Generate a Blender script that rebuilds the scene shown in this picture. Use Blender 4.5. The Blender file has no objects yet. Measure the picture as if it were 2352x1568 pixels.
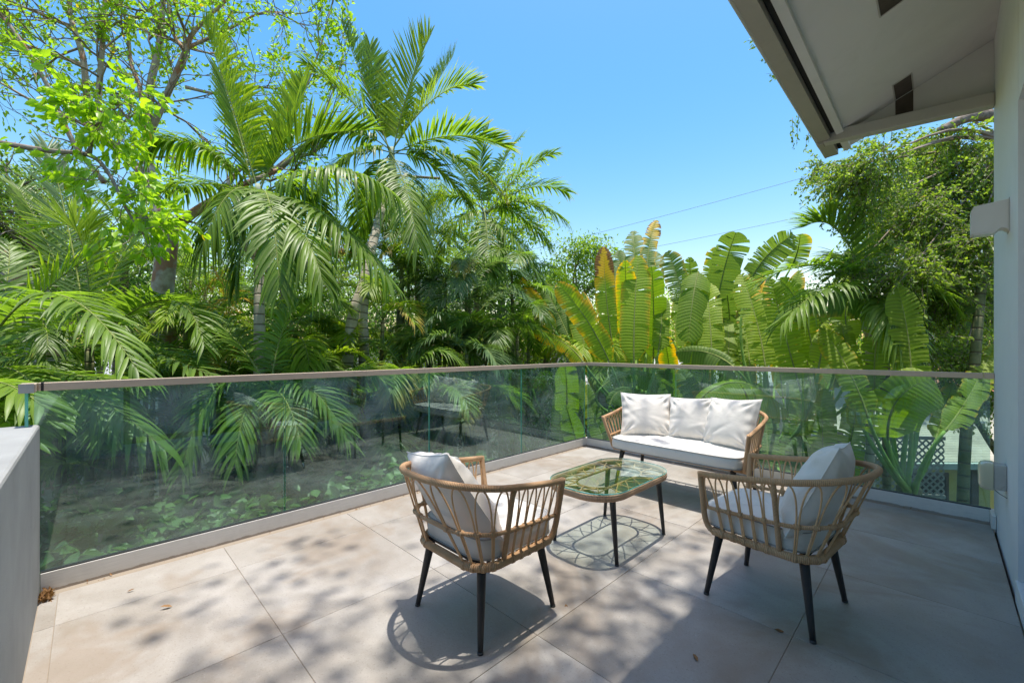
import bpy, math, random
import numpy as np
from mathutils import Vector

# ------------------------------------------------------------------ camera, sky, sun, exposure
SC = bpy.context.scene
COL = SC.collection
CAMX, CAMY, CAMZ, YAW = 3.246, -4.587, 1.25, math.radians(45.22)
cd = bpy.data.cameras.new('camera'); cam = bpy.data.objects.new('camera', cd); COL.objects.link(cam)
cam.location = (CAMX, CAMY, CAMZ); cam.rotation_euler = (math.radians(90), 0, YAW)
cd.sensor_width = 36.0; cd.lens = 14.98; cd.shift_y = 0.0074; cd.clip_start = 0.05; cd.clip_end = 3000
SC.camera = cam

SUN_ELEV, SUN_AZ = math.radians(85.5), math.radians(12)      # azimuth: clockwise from +Y
world = bpy.data.worlds.new('World'); SC.world = world; world.use_nodes = True
wn = world.node_tree.nodes; wl = world.node_tree.links
bg = wn['Background']; sky = wn.new('ShaderNodeTexSky'); sky.sky_type = 'NISHITA'; sky.sun_disc = False
sky.sun_elevation = SUN_ELEV; sky.sun_rotation = SUN_AZ; sky.altitude = 0
sky.air_density = 1.35; sky.dust_density = 1.3; sky.ozone_density = 2.0
bg.inputs['Strength'].default_value = 0.11
hsv = wn.new('ShaderNodeHueSaturation'); hsv.inputs['Saturation'].default_value = 1.5
wl.new(sky.outputs[0], hsv.inputs['Color']); skt = wn.new('ShaderNodeMix'); skt.data_type = 'RGBA'; skt.blend_type = 'MULTIPLY'; skt.inputs[0].default_value = 1.0; skt.inputs[7].default_value = (1.0, 0.80, 0.69, 1)
wl.new(hsv.outputs[0], skt.inputs[6]); wl.new(skt.outputs[2], bg.inputs['Color'])
sd = bpy.data.lights.new('sun', 'SUN'); sun = bpy.data.objects.new('sun', sd); COL.objects.link(sun)
sd.energy = 2.0; sd.angle = math.radians(0.53); sd.color = (1.0, 0.955, 0.875)
to_sun = Vector((math.sin(SUN_AZ)*math.cos(SUN_ELEV), math.cos(SUN_AZ)*math.cos(SUN_ELEV), math.sin(SUN_ELEV)))
sun.rotation_euler = to_sun.to_track_quat('Z', 'Y').to_euler(); sun.location = (0, 0, 20)
SC.view_settings.view_transform = 'Standard'; SC.view_settings.look = 'None'
SC.view_settings.exposure = 1.62; SC.view_settings.gamma = 1.0; SC.view_settings.use_curve_mapping = False
cy = SC.cycles
cy.use_denoising = True; cy.max_bounces = 8; cy.diffuse_bounces = 4; cy.glossy_bounces = 3
cy.transmission_bounces = 4; cy.transparent_max_bounces = 12; cy.sample_clamp_indirect = 6.0
cy.caustics_reflective = False; cy.caustics_refractive = False
try:
    cy.denoiser = 'OPENIMAGEDENOISE'; cy.denoising_input_passes = 'RGB_ALBEDO_NORMAL'
except Exception: pass

rng = np.random.default_rng(7); R = random.Random(11)
_c, _s = math.cos(YAW), math.sin(YAW)
FPX = 978.9
def at(x, y, d):
    """a point seen along the photograph's column x, row y (2352 wide) that stands d metres in front of the camera"""
    rx = (x-1176.0)/FPX*d
    return np.array((CAMX + rx*_c - d*_s, CAMY + rx*_s + d*_c, CAMZ + (801.5-y)/FPX*d))
GROUND = -3.2
SHADOW_ONLY = None

# ------------------------------------------------------------------ helpers
def norm(v): 
    v = np.asarray(v, float); return v/np.maximum(np.linalg.norm(v, axis=-1, keepdims=True), 1e-9)

class MB:
    def __init__(s): s.V=[]; s.F={}; s.A={}; s.n=0; s.mi={}
    def add(s, V, F, mi=0, **at_):
        V = np.asarray(V, float).reshape(-1,3); F = np.asarray(F, int)
        s.V.append(V); s.F.setdefault(F.shape[1], []).append((F+s.n, mi))
        for k in set(list(at_)+list(s.A)):
            a = s.A.setdefault(k, [])
            have = sum(len(q) for q in a)
            v = at_.get(k)
            w = 3 if k == 'tuv' else 1
            if have < s.n: a.append(np.zeros((s.n-have, w)))
            if v is None: a.append(np.zeros((len(V), w)))
            else:
                v = np.asarray(v, float)
                a.append(np.broadcast_to(v.reshape(-1, w) if v.ndim else v.reshape(1,1), (len(V), w)))
        s.n += len(V)
    def mesh(s, name, mats, smooth=True):
        me = bpy.data.meshes.new(name)
        V = np.concatenate(s.V).astype(np.float32)
        me.vertices.add(len(V)); me.vertices.foreach_set('co', V.ravel())
        loops=[]; tot=[]; mi=[]
        for k, lst in s.F.items():
            for F, m in lst:
                loops.append(F.ravel()); tot.append(np.full(len(F), k)); mi.append(np.full(len(F), m))
        loops=np.concatenate(loops).astype(np.int32); tot=np.concatenate(tot).astype(np.int32); mi=np.concatenate(mi).astype(np.int32)
        me.loops.add(len(loops)); me.loops.foreach_set('vertex_index', loops)
        me.polygons.add(len(tot)); st=np.concatenate(([0],np.cumsum(tot)[:-1])).astype(np.int32)
        me.polygons.foreach_set('loop_start', st); me.polygons.foreach_set('loop_total', tot)
        me.polygons.foreach_set('material_index', mi)
        me.polygons.foreach_set('use_smooth', np.full(len(tot), smooth))
        for k, a in s.A.items():
            if k == 'tuv':
                at_ = me.attributes.new(k, 'FLOAT_VECTOR', 'POINT'); at_.data.foreach_set('vector', np.concatenate(a).astype(np.float32).ravel())
            else:
                at_ = me.attributes.new(k, 'FLOAT', 'POINT'); at_.data.foreach_set('value', np.concatenate(a).astype(np.float32).ravel())
        me.update(calc_edges=True); me.validate()
        for m in (mats if isinstance(mats, (list,tuple)) else [mats]): me.materials.append(m)
        return me
    def build(s, name, mats, parent=None, smooth=True):
        return link(name, s.mesh(name, mats, smooth), parent)

def link(name, me, parent=None):
    o = bpy.data.objects.new(name, me); COL.objects.link(o)
    if parent is not None: o.parent = parent
    return o
def tag(o, label=None, cat=None, group=None, kind=None):
    if label: o['label'] = label
    if cat: o['category'] = cat
    if group: o['group'] = group
    if kind: o['kind'] = kind
    return o
def empty(name, loc=(0,0,0), rz=0.0):
    o = bpy.data.objects.new(name, None); COL.objects.link(o); o.location = loc; o.rotation_euler = (0,0,rz); o.empty_display_size = .1
    return o
BOXF = np.array([[0,3,2,1],[4,5,6,7],[0,1,5,4],[1,2,6,5],[2,3,7,6],[3,0,4,7]])
def boxv(x0,x1,y0,y1,z0,z1):
    return np.array([(x0,y0,z0),(x1,y0,z0),(x1,y1,z0),(x0,y1,z0),(x0,y0,z1),(x1,y0,z1),(x1,y1,z1),(x0,y1,z1)], float)
def box(name, x0,x1,y0,y1,z0,z1, m, parent=None, bevel=0.0):
    mb = MB(); mb.add(boxv(x0,x1,y0,y1,z0,z1), BOXF)
    o = mb.build(name, m, parent, smooth=False)
    if bevel: 
        b = o.modifiers.new('bevel','BEVEL'); b.width=bevel; b.segments=2; b.limit_method='ANGLE'
    return o
def prism(name, prof, axis, a0, a1, m, parent=None):
    """extrude a closed 2D profile along an axis ('x': profile is (y,z); 'y': profile is (x,z))"""
    n=len(prof); V=[]
    for a in (a0,a1):
        for p,q in prof: V.append((a,p,q) if axis=='x' else (p,a,q))
    mb=MB(); F=[[i,(i+1)%n,n+(i+1)%n,n+i] for i in range(n)]; mb.add(V,F)
    mb.F.setdefault(n,[]).append((np.array([list(range(n))[::-1], list(range(n,2*n))]),0))
    return mb.build(name,m,parent,smooth=False)
def tube(path, r, sides=8, closed=False, caps=True, flat=None):
    P=np.asarray(path,float); n=len(P); r=np.asarray(r,float); r=np.interp(np.linspace(0,1,n),np.linspace(0,1,len(r)),r) if r.ndim else np.full(n,float(r))
    if closed: T=np.roll(P,-1,0)-np.roll(P,1,0)
    else: T=np.gradient(P,axis=0)
    T=norm(T); ref=np.array((0,0,1.)) if abs(T[0][2])<.9 else np.array((1.,0,0))
    N=np.zeros_like(P); nn=ref-T[0]*np.dot(ref,T[0]); nn/=np.linalg.norm(nn); N[0]=nn
    for i in range(1,n):
        nn=N[i-1]-T[i]*np.dot(N[i-1],T[i]); N[i]=nn/max(np.linalg.norm(nn),1e-9)
    B=np.cross(T,N); a=np.linspace(0,2*math.pi,sides,endpoint=False)
    fx,fy=flat or (1,1)
    V=(P[:,None,:]+r[:,None,None]*(np.cos(a)[None,:,None]*fx*N[:,None,:]+np.sin(a)[None,:,None]*fy*B[:,None,:])).reshape(-1,3)
    L=np.concatenate(([0],np.cumsum(np.linalg.norm(np.diff(P,axis=0),axis=1))))
    uv=np.stack([np.repeat(L,sides),np.tile(a,n),np.zeros(n*sides)],1)
    m=n if closed else n-1
    i=np.repeat(np.arange(m),sides); j=np.tile(np.arange(sides),m); i2=(i+1)%n; j2=(j+1)%sides
    F=np.stack([i*sides+j,i*sides+j2,i2*sides+j2,i2*sides+j],1)
    return V,F,uv
def add_tube(mb,path,r,sides=8,closed=False,mi=0,flat=None,**kw):
    V,F,uv=tube(path,r,sides,closed,flat=flat)
    n=len(V)//sides; base=mb.n
    mb.add(V,F,mi,tuv=uv,**kw)
    if not closed:
        mb.F.setdefault(sides,[]).append((np.array([list(range(base,base+sides))[::-1], list(range(base+(n-1)*sides,base+n*sides))]),mi))
def bez(P0,P1,P2,n=24,P3=None):
    t=np.linspace(0,1,n)[:,None]; P0,P1,P2=(np.asarray(p,float) for p in (P0,P1,P2))
    return (1-t)**2*P0+2*t*(1-t)*P1+t*t*P2
def smooth_path(pts,n=40):
    """Catmull-Rom through the points"""
    P=np.asarray(pts,float); 
    if len(P)==2: return P[0]+(P[1]-P[0])*np.linspace(0,1,n)[:,None]
    Q=np.vstack([2*P[0]-P[1],P,2*P[-1]-P[-2]]); out=[]
    m=len(P)-1; per=max(2,n//m)
    for k in range(m):
        p0,p1,p2,p3=Q[k:k+4]; t=np.linspace(0,1,per,endpoint=(k==m-1))[:,None]
        out.append(.5*((2*p1)+(-p0+p2)*t+(2*p0-5*p1+4*p2-p3)*t*t+(-p0+3*p1-3*p2+p3)*t**3))
    return np.vstack(out)

# ------------------------------------------------------------------ materials
def mat(name, col=(.5,.5,.5), rough=.5, metal=0.0, spec=.5):
    m=bpy.data.materials.new(name); m.use_nodes=True; b=m.node_tree.nodes['Principled BSDF']
    b.inputs['Base Color'].default_value=(*col,1); b.inputs['Roughness'].default_value=rough
    b.inputs['Metallic'].default_value=metal; b.inputs['Specular IOR Level'].default_value=spec
    return m
def nd(m,t,**kw):
    n=m.node_tree.nodes.new(t)
    for k,v in kw.items(): setattr(n,k,v)
    return n
def ln(m,a,b): m.node_tree.links.new(a,b)
def bsdf(m): return m.node_tree.nodes['Principled BSDF']
def ramp(m,src,stops):
    r=nd(m,'ShaderNodeValToRGB'); e=r.color_ramp.elements
    while len(e)<len(stops): e.new(.5)
    for el,(p,c) in zip(e,stops): el.position=p; el.color=(*c,1) if len(c)==3 else c
    ln(m,src,r.inputs[0]); return r.outputs[0]
def noise(m,scale,detail=4,rough=.55,coord='Object',vec=None,dist=0):
    n=nd(m,'ShaderNodeTexNoise'); n.inputs['Scale'].default_value=scale; n.inputs['Detail'].default_value=detail
    n.inputs['Roughness'].default_value=rough; n.inputs['Distortion'].default_value=dist
    if vec is None:
        tc=nd(m,'ShaderNodeTexCoord'); vec=tc.outputs[coord]
    ln(m,vec,n.inputs['Vector']); return n.outputs['Fac']
def mixc(m,fac,a,b,blend='MIX'):
    x=nd(m,'ShaderNodeMix',data_type='RGBA',blend_type=blend)
    for v,i in ((fac,0),(a,6),(b,7)):
        if hasattr(v,'is_linked') or hasattr(v,'links'): ln(m,v,x.inputs[i])
        elif i==0: x.inputs[0].default_value=v
        else: x.inputs[i].default_value=(*v,1)
    return x.outputs[2]
def math_(m,op,a,b=None,c=None):
    n=nd(m,'ShaderNodeMath',operation=op)
    for i,v in enumerate((a,b,c)):
        if v is None: continue
        if hasattr(v,'links'): ln(m,v,n.inputs[i])
        else: n.inputs[i].default_value=v
    return n.outputs[0]
def attr(m,name,out='Fac'):
    n=nd(m,'ShaderNodeAttribute',attribute_name=name); return n.outputs[out]
def bump(m,h,strength=.3,dist=.01):
    b=nd(m,'ShaderNodeBump'); b.inputs['Strength'].default_value=strength; b.inputs['Distance'].default_value=dist
    ln(m,h,b.inputs['Height']); ln(m,b.outputs[0],bsdf(m).inputs['Normal']); return b
def worldpos(m):
    return nd(m,'ShaderNodeNewGeometry').outputs['Position']

def leafmat(name, dark, light, aged=(.35,.26,.03), tipc=(.22,.12,.04), rough=.38, trans=.38, veins=0, tgain=1.6):
    m=mat(name,light,rough); b=bsdf(m); b.inputs['Specular IOR Level'].default_value=.38
    wp=worldpos(m); nz=noise(m,1.6,3,.6,vec=wp)
    f=math_(m,'MULTIPLY_ADD',attr(m,'tint'),.75,math_(m,'MULTIPLY_ADD',nz,.7,-.22)); 
    f=nd_clamp(m,f)
    c=mixc(m,f,dark,light)
    e=attr(m,'edge'); 
    e1=ramp(m,e,[(.30,(0,0,0)),(.72,(1,1,1))]); c=mixc(m,e1,c,aged)
    e2=ramp(m,e,[(.90,(0,0,0)),(1.0,(1,1,1))]); c=mixc(m,e2,c,tipc)
    if veins:
        tv=nd(m,'ShaderNodeSeparateXYZ'); ln(m,attr(m,'tuv','Vector'),tv.inputs[0])
        w=math_(m,'SINE',math_(m,'MULTIPLY',tv.outputs[0],veins)); w=math_(m,'MULTIPLY_ADD',w,.5,.5)
        c=mixc(m,math_(m,'MULTIPLY',w,.30),c,(.03,.08,.01)); 
        rib=ramp(m,tv.outputs[1],[(.0,(1,1,1)),(.022,(0,0,0))]); c=mixc(m,rib,c,(.30,.36,.08))
        bump(m,w,.5,.006)
    ln(m,c,b.inputs['Base Color'])
    t=nd(m,'ShaderNodeBsdfTranslucent'); g=nd(m,'ShaderNodeMix',data_type='RGBA',blend_type='MULTIPLY'); g.inputs[0].default_value=1
    ln(m,c,g.inputs[6]); g.inputs[7].default_value=(tgain*1.15,tgain*1.2,tgain*.45,1); ln(m,g.outputs[2],t.inputs[0])
    mx=nd(m,'ShaderNodeMixShader'); mx.inputs[0].default_value=trans
    ln(m,b.outputs[0],mx.inputs[1]); ln(m,t.outputs[0],mx.inputs[2])
    ln(m,mx.outputs[0],m.node_tree.nodes['Material Output'].inputs['Surface'])
    return m
def nd_clamp(m,v):
    n=nd(m,'ShaderNodeClamp'); ln(m,v,n.inputs[0]); return n.outputs[0]
def barkmat(name,a,b_,scale=14,ring=0,flake=0):
    m=mat(name,a,.85,spec=.25); n1=noise(m,scale,6,.65); c=ramp(m,n1,[(.32,a),(.62,b_)])
    if flake:
        n2=noise(m,5,3); c=mixc(m,ramp(m,n2,[(.50,(0,0,0)),(.60,(1,1,1))]),c,(.36,.19,.12))
    h=n1
    if ring:
        tv=nd(m,'ShaderNodeSeparateXYZ'); ln(m,attr(m,'tuv','Vector'),tv.inputs[0])
        w=math_(m,'FRACT',math_(m,'MULTIPLY',tv.outputs[0],ring)); rr=ramp(m,w,[(.0,(0,0,0)),(.14,(1,1,1)),(.9,(1,1,1)),(1,(.3,.3,.3))])
        c=mixc(m,rr,(.10,.075,.05),c); h=rr
    ln(m,c,bsdf(m).inputs['Base Color']); bump(m,h,.6,.02)
    return m

# tiles
def tilemat():
    m=mat('porcelain_tile',(.5,.47,.43),.5,spec=.4); wp=worldpos(m)
    oi=nd(m,'ShaderNodeObjectInfo').outputs['Random']
    mp=nd(m,'ShaderNodeMapping'); ln(m,wp,mp.inputs[0]); 
    cb=nd(m,'ShaderNodeCombineXYZ'); ln(m,math_(m,'MULTIPLY',oi,37.0),cb.inputs[0]); ln(m,math_(m,'MULTIPLY',oi,11.0),cb.inputs[2]); ln(m,cb.outputs[0],mp.inputs['Location'])
    v=mp.outputs[0]
    big=noise(m,1.7,5,.6,vec=v,dist=.6); mid=noise(m,9,6,.7,vec=v); fine=noise(m,105,3,.85,vec=wp)
    c=ramp(m,big,[(.32,(.265,.238,.208)),(.47,(.335,.312,.284)),(.62,(.42,.40,.374))])
    c=mixc(m,math_(m,'MULTIPLY',oi,.32),c,(.345,.30,.25))
    c=mixc(m,ramp(m,mid,[(.35,(.35,.35,.35)),(.7,(0,0,0))]),c,(.31,.275,.235))
    c=mixc(m,ramp(m,fine,[(.32,(.75,.75,.75)),(.42,(0,0,0))]),c,(.19,.165,.14))
    c=mixc(m,ramp(m,fine,[(.62,(0,0,0)),(.72,(.6,.6,.6))]),c,(.58,.56,.53))
    st=noise(m,.9,4,.7,vec=wp,dist=1.2); c=mixc(m,ramp(m,st,[(.52,(0,0,0)),(.64,(.55,.55,.55))]),c,(.265,.205,.15))
    ln(m,c,bsdf(m).inputs['Base Color'])
    ln(m,ramp(m,mid,[(.3,(.36,.36,.36)),(.7,(.62,.62,.62))]),bsdf(m).inputs['Roughness'])
    bump(m,fine,.12,.002); return m
M={}
M['tile']=tilemat()
M['grout']=mat('grout',(.30,.25,.195),.9)
def paintmat(name,col,var=.06,rough=.6,sc=3,fine=0,stain=None):
    m=mat(name,col,rough,spec=.35); n=noise(m,sc,5,.6,vec=worldpos(m)); d=tuple(max(0,c*(1-var*3)) for c in col)
    c=ramp(m,n,[(.35,d),(.62,col)])
    if stain:
        n2=noise(m,stain[0],5,.7,vec=worldpos(m),dist=.8); c=mixc(m,ramp(m,n2,[(.56,(0,0,0)),(.72,(stain[2],)*3)]),c,stain[1])
    ln(m,c,bsdf(m).inputs['Base Color'])
    if fine: bump(m,noise(m,fine,3,.7,vec=worldpos(m)),.35,.004)
    return m
M['stucco']=paintmat('grey_stucco',(.34,.345,.335),.06,.85,2.5,160,(1.3,(.25,.25,.23),.6))
M['wall']=paintmat('white_house_paint',(.83,.83,.835),.02,.6,1.5,90,(1.1,(.70,.70,.69),.5))
M['wall_dark']=paintmat('dark_blue_grey_face',(.36,.38,.42),.03,.7,2,90)  # darker and bluer than the wall colour
M['soffit']=paintmat('taupe_soffit_paint',(.76,.735,.71),.03,.7,1.2,60,(1.6,(.66,.63,.60),.5))
M['gutter']=paintmat('taupe_gutter_paint',(.44,.40,.35),.03,.45,2,0,(3,(.34,.30,.26),.4))
M['spout']=paintmat('taupe_spout_paint',(.54,.51,.475),.03,.5,2,0,(3,(.44,.41,.38),.5))
M['vent']=paintmat('brown_vent_screen',(.10,.08,.065),.1,.9,9,220)
M['gap']=mat('dark_gap',(.03,.027,.025),.9)
M['roof']=paintmat('roof_tile_grey',(.30,.29,.28),.1,.8,3)
def brushed(name,col,rough,metal=.75):
    m=mat(name,col,rough,metal); tc=nd(m,'ShaderNodeTexCoord'); mp=nd(m,'ShaderNodeMapping'); mp.inputs['Scale'].default_value=(1.5,1.5,90)
    ln(m,tc.outputs['Object'],mp.inputs[0]); n=noise(m,6,4,.6,vec=mp.outputs[0]); n2=noise(m,11,5,.7,vec=worldpos(m))
    c=ramp(m,n,[(.3,tuple(v*.82 for v in col)),(.7,col)]); c=mixc(m,ramp(m,n2,[(.5,(0,0,0)),(.75,(.4,.4,.4))]),c,tuple(v*.7 for v in col))
    ln(m,c,bsdf(m).inputs['Base Color']); ln(m,ramp(m,n2,[(.3,(rough-.08,)*3),(.7,(rough+.12,)*3)]),bsdf(m).inputs['Roughness']); return m
M['rail']=brushed('bronze_anodised_rail',(.62,.485,.36),.40,.2)
M['railcap']=brushed('steel_end_cap',(.50,.49,.48),.4,.8)
def basemat():
    m=brushed('satin_aluminium_base',(.82,.795,.745),.5,.05); b=bsdf(m)
    sp=nd(m,'ShaderNodeSeparateXYZ'); ln(m,worldpos(m),sp.inputs[0])
    n=noise(m,9,5,.7,vec=worldpos(m)); d=math_(m,'MULTIPLY_ADD',n,.03,-.005)
    f=math_(m,'LESS_THAN',sp.outputs[2],d); src=b.inputs['Base Color'].links[0].from_socket
    ln(m,mixc(m,math_(m,'MULTIPLY',f,.6),src,(.20,.12,.06)),b.inputs['Base Color']); return m
M['base']=basemat()
M['gasket']=mat('dark_gasket',(.05,.052,.055),.5)
def glassmat(name,tint,ior=1.5,dirt_haze=.015,boost=1.8):
    m=bpy.data.materials.new(name); m.use_nodes=True; nt=m.node_tree; nt.nodes.remove(bsdf(m))
    tr=nd(m,'ShaderNodeBsdfTransparent'); tr.inputs[0].default_value=(*tint,1)
    gl=nd(m,'ShaderNodeBsdfGlossy'); gl.inputs['Roughness'].default_value=.012; gl.inputs[0].default_value=(.66,.88,.84,1)
    fr=nd(m,'ShaderNodeFresnel'); fr.inputs[0].default_value=ior
    mx=nd(m,'ShaderNodeMixShader'); ge=nd(m,'ShaderNodeNewGeometry'); ln(m,math_(m,'MULTIPLY',math_(m,'MULTIPLY',fr.outputs[0],boost),math_(m,'SUBTRACT',1.0,ge.outputs['Backfacing'])),mx.inputs[0]); ln(m,tr.outputs[0],mx.inputs[1]); ln(m,gl.outputs[0],mx.inputs[2])
    df=nd(m,'ShaderNodeBsdfDiffuse'); df.inputs[0].default_value=(.62,.68,.66,1)
    n=noise(m,2.2,6,.7,vec=worldpos(m),dist=1.0); n2=noise(m,260,2,.5,vec=worldpos(m))
    dd=math_(m,'ADD',math_(m,'MULTIPLY',ramp(m,n,[(.4,(0,0,0)),(.75,(1,1,1))]),dirt_haze),math_(m,'MULTIPLY',ramp(m,n2,[(.74,(0,0,0)),(.8,(1,1,1))]),dirt_haze*4))  # dirt film; on the balustrade it also paints in the milky reflection
    m2=nd(m,'ShaderNodeMixShader'); ln(m,dd,m2.inputs[0]); ln(m,mx.outputs[0],m2.inputs[1]); ln(m,df.outputs[0],m2.inputs[2])
    ln(m,m2.outputs[0],nt.nodes['Material Output'].inputs['Surface']); return m
M['glass']=glassmat('green_tinted_balustrade_glass',(.75,.885,.845),1.52,.20,4.0)
M['tableglass']=glassmat('clear_table_glass',(.90,.955,.93),1.52,.012)
M['doorglass']=mat('dark_door_glass',(.015,.018,.022),.04,spec=.6)
M['bounce_pane']=mat('pale_bounce_pane',(.66,.64,.60),.35,spec=.6)  # pale door pane, added to bounce light back under the roof
def edgemat():
    m=mat('teal_glass_edge',(.14,.60,.50),.15,spec=.6); b=bsdf(m); b.inputs['Transmission Weight'].default_value=.35; return m
M['glassedge']=edgemat()
def wicker(name,a,b_,pitch=150,bs=.9):
    m=mat(name,a,.55,spec=.35); tv=nd(m,'ShaderNodeSeparateXYZ'); ln(m,attr(m,'tuv','Vector'),tv.inputs[0])
    ph=math_(m,'MULTIPLY_ADD',tv.outputs[0],pitch,math_(m,'MULTIPLY',tv.outputs[1],.16))
    w=math_(m,'ABSOLUTE',math_(m,'SINE',math_(m,'MULTIPLY',ph,math.pi))) 
    n=noise(m,8,4,.6); c=ramp(m,n,[(.3,a),(.7,b_)]); c=mixc(m,ramp(m,w,[(.0,(.75,.75,.75)),(.45,(0,0,0))]),c,tuple(v*.32 for v in a))
    ln(m,c,bsdf(m).inputs['Base Color']); bump(m,w,bs,.004); return m
M['wicker']=wicker('tan_wrapped_wicker',(.62,.355,.175),(.78,.49,.27))
M['cane']=mat('tan_cane_rod',(.47,.285,.15),.5)
n_=noise(M['cane'],12,4); ln(M['cane'],ramp(M['cane'],n_,[(.3,(.60,.345,.165)),(.7,(.78,.49,.26))]),bsdf(M['cane']).inputs['Base Color'])
M['rim']=wicker('tan_wrapped_table_rim',(.54,.325,.19),(.66,.42,.26),120,.8)
def legmat():
    m=mat('black_painted_metal_leg',(.022,.021,.021),.5); n=noise(m,60,2,.5); n2=noise(m,7,4)
    c=ramp(m,n2,[(.3,(.017,.017,.018)),(.7,(.045,.041,.038))]); c=mixc(m,ramp(m,n,[(.745,(0,0,0)),(.765,(1,1,1))]),c,(.5,.5,.5)); ln(m,c,bsdf(m).inputs['Base Color']); return m
M['leg']=legmat()
def fabric(name,col,stain=.3):
    m=mat(name,col,.9,spec=.15); n=noise(m,4,5,.65); nf=noise(m,420,2,.5); nw=noise(m,9,4,.6,dist=1.5)
    c=ramp(m,n,[(.3,tuple(v*.94 for v in col)),(.6,col)]); ns=noise(m,6.5,6,.75,dist=1.0)
    c=mixc(m,ramp(m,ns,[(.60,(0,0,0)),(.74,(stain,)*3)]),c,(.33,.31,.25)); ln(m,c,bsdf(m).inputs['Base Color'])
    bsdf(m).inputs['Sheen Weight'].default_value=.15
    h=math_(m,'MULTIPLY_ADD',nw,1.0,math_(m,'MULTIPLY',nf,.05)); bump(m,h,.16,.02); return m
M['cushion']=fabric('ivory_pillow_fabric',(.78,.735,.67),.12)
M['seat']=fabric('off_white_seat_fabric',(.75,.72,.66),.35)
M['piping']=fabric('grey_piping_fabric',(.33,.325,.30),.3)
# plants
M['palm']=leafmat('royal_palm_leaflet',(.035,.085,.013),(.27,.40,.045),trans=.42,rough=.42,tgain=1.9)
M['palmlime']=leafmat('sunny_palm_leaflet',(.09,.17,.014),(.42,.53,.045),trans=.46,rough=.44,tgain=1.8)
M['areca']=leafmat('areca_leaflet',(.03,.08,.014),(.25,.38,.05),trans=.42,rough=.42,tgain=1.9)
M['arecagrey']=leafmat('shaded_areca_leaflet',(.045,.10,.04),(.22,.33,.13),trans=.36,rough=.42)
M['banana']=leafmat('bird_of_paradise_blade',(.08,.18,.015),(.44,.54,.03),aged=(.85,.46,.015),tipc=(.24,.09,.02),trans=.5,rough=.55,veins=130,tgain=1.8)
M['bananagrey']=leafmat('shaded_bird_of_paradise_blade',(.07,.14,.03),(.24,.33,.07),aged=(.72,.46,.05),tipc=(.26,.14,.05),trans=.42,rough=.55,veins=130,tgain=1.6)
M['lime']=leafmat('lime_young_leaf',(.17,.32,.015),(.40,.58,.04),aged=(.5,.38,.03),trans=.45,rough=.4,tgain=1.6)
M['oak']=leafmat('small_dark_green_leaf',(.06,.12,.02),(.38,.50,.08),trans=.42,rough=.38,tgain=1.8)
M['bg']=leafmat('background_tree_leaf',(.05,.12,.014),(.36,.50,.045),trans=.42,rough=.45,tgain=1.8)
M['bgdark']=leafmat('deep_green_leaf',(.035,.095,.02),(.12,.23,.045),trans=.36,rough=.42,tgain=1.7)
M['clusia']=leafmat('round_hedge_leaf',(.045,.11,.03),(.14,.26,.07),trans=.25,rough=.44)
M['petiole']=barkmat('green_petiole',(.20,.36,.07),(.32,.48,.12),6)
M['rachis']=barkmat('yellow_green_rachis',(.17,.22,.05),(.28,.31,.09),9)
M['shaft']=barkmat('pale_crownshaft',(.33,.39,.24),(.50,.53,.40),5)
M['ringtrunk']=barkmat('ringed_palm_trunk',(.46,.39,.30),(.60,.53,.43),12,ring=8)
M['darktrunk']=barkmat('mossy_palm_stem',(.10,.13,.05),(.22,.22,.10),9,ring=7)
M['gumbo']=barkmat('peeling_red_brown_bark',(.30,.225,.17),(.50,.43,.36),9,flake=1)
M['oakbark']=barkmat('rough_grey_brown_bark',(.13,.10,.075),(.30,.245,.19),22)
M['pseudo']=barkmat('fibrous_brown_stem',(.15,.11,.06),(.28,.24,.14),18)
M['flower']=barkmat('orange_flower_stalk',(.50,.27,.03),(.62,.42,.06),8)
M['twig']=barkmat('thin_twig_bark',(.20,.15,.11),(.33,.27,.21),8)

# ------------------------------------------------------------------ the setting
m=mat('garden_soil',(.10,.085,.06),.95); nn=noise(m,.6,6,.7,vec=worldpos(m)); ln(m,ramp(m,nn,[(.35,(.028,.03,.018)),(.5,(.045,.045,.028)),(.65,(.03,.06,.018))]),bsdf(m).inputs['Base Color'])
g=box('ground',-400,400,-400,400,GROUND-.5,GROUND,m); tag(g,kind='structure')
deck=box('pool_deck',-14.2,-10.0,-1.0,3.2,GROUND+.004,GROUND+.06,paintmat('pale_pool_deck',(.55,.53,.49),.06,.8,2)); tag(deck,kind='structure')
m=mat('pool_water',(.02,.50,.55),.05); nn=noise(m,4,3,.5,vec=worldpos(m)); ln(m,ramp(m,nn,[(.3,(.01,.40,.46)),(.7,(.05,.62,.64))]),bsdf(m).inputs['Base Color']); bump(m,nn,.3,.05)
pw=box('pool_water',-13.4,-10.8,-.4,2.6,GROUND+.062,GROUND+.075,m); tag(pw,kind='structure')

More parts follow.
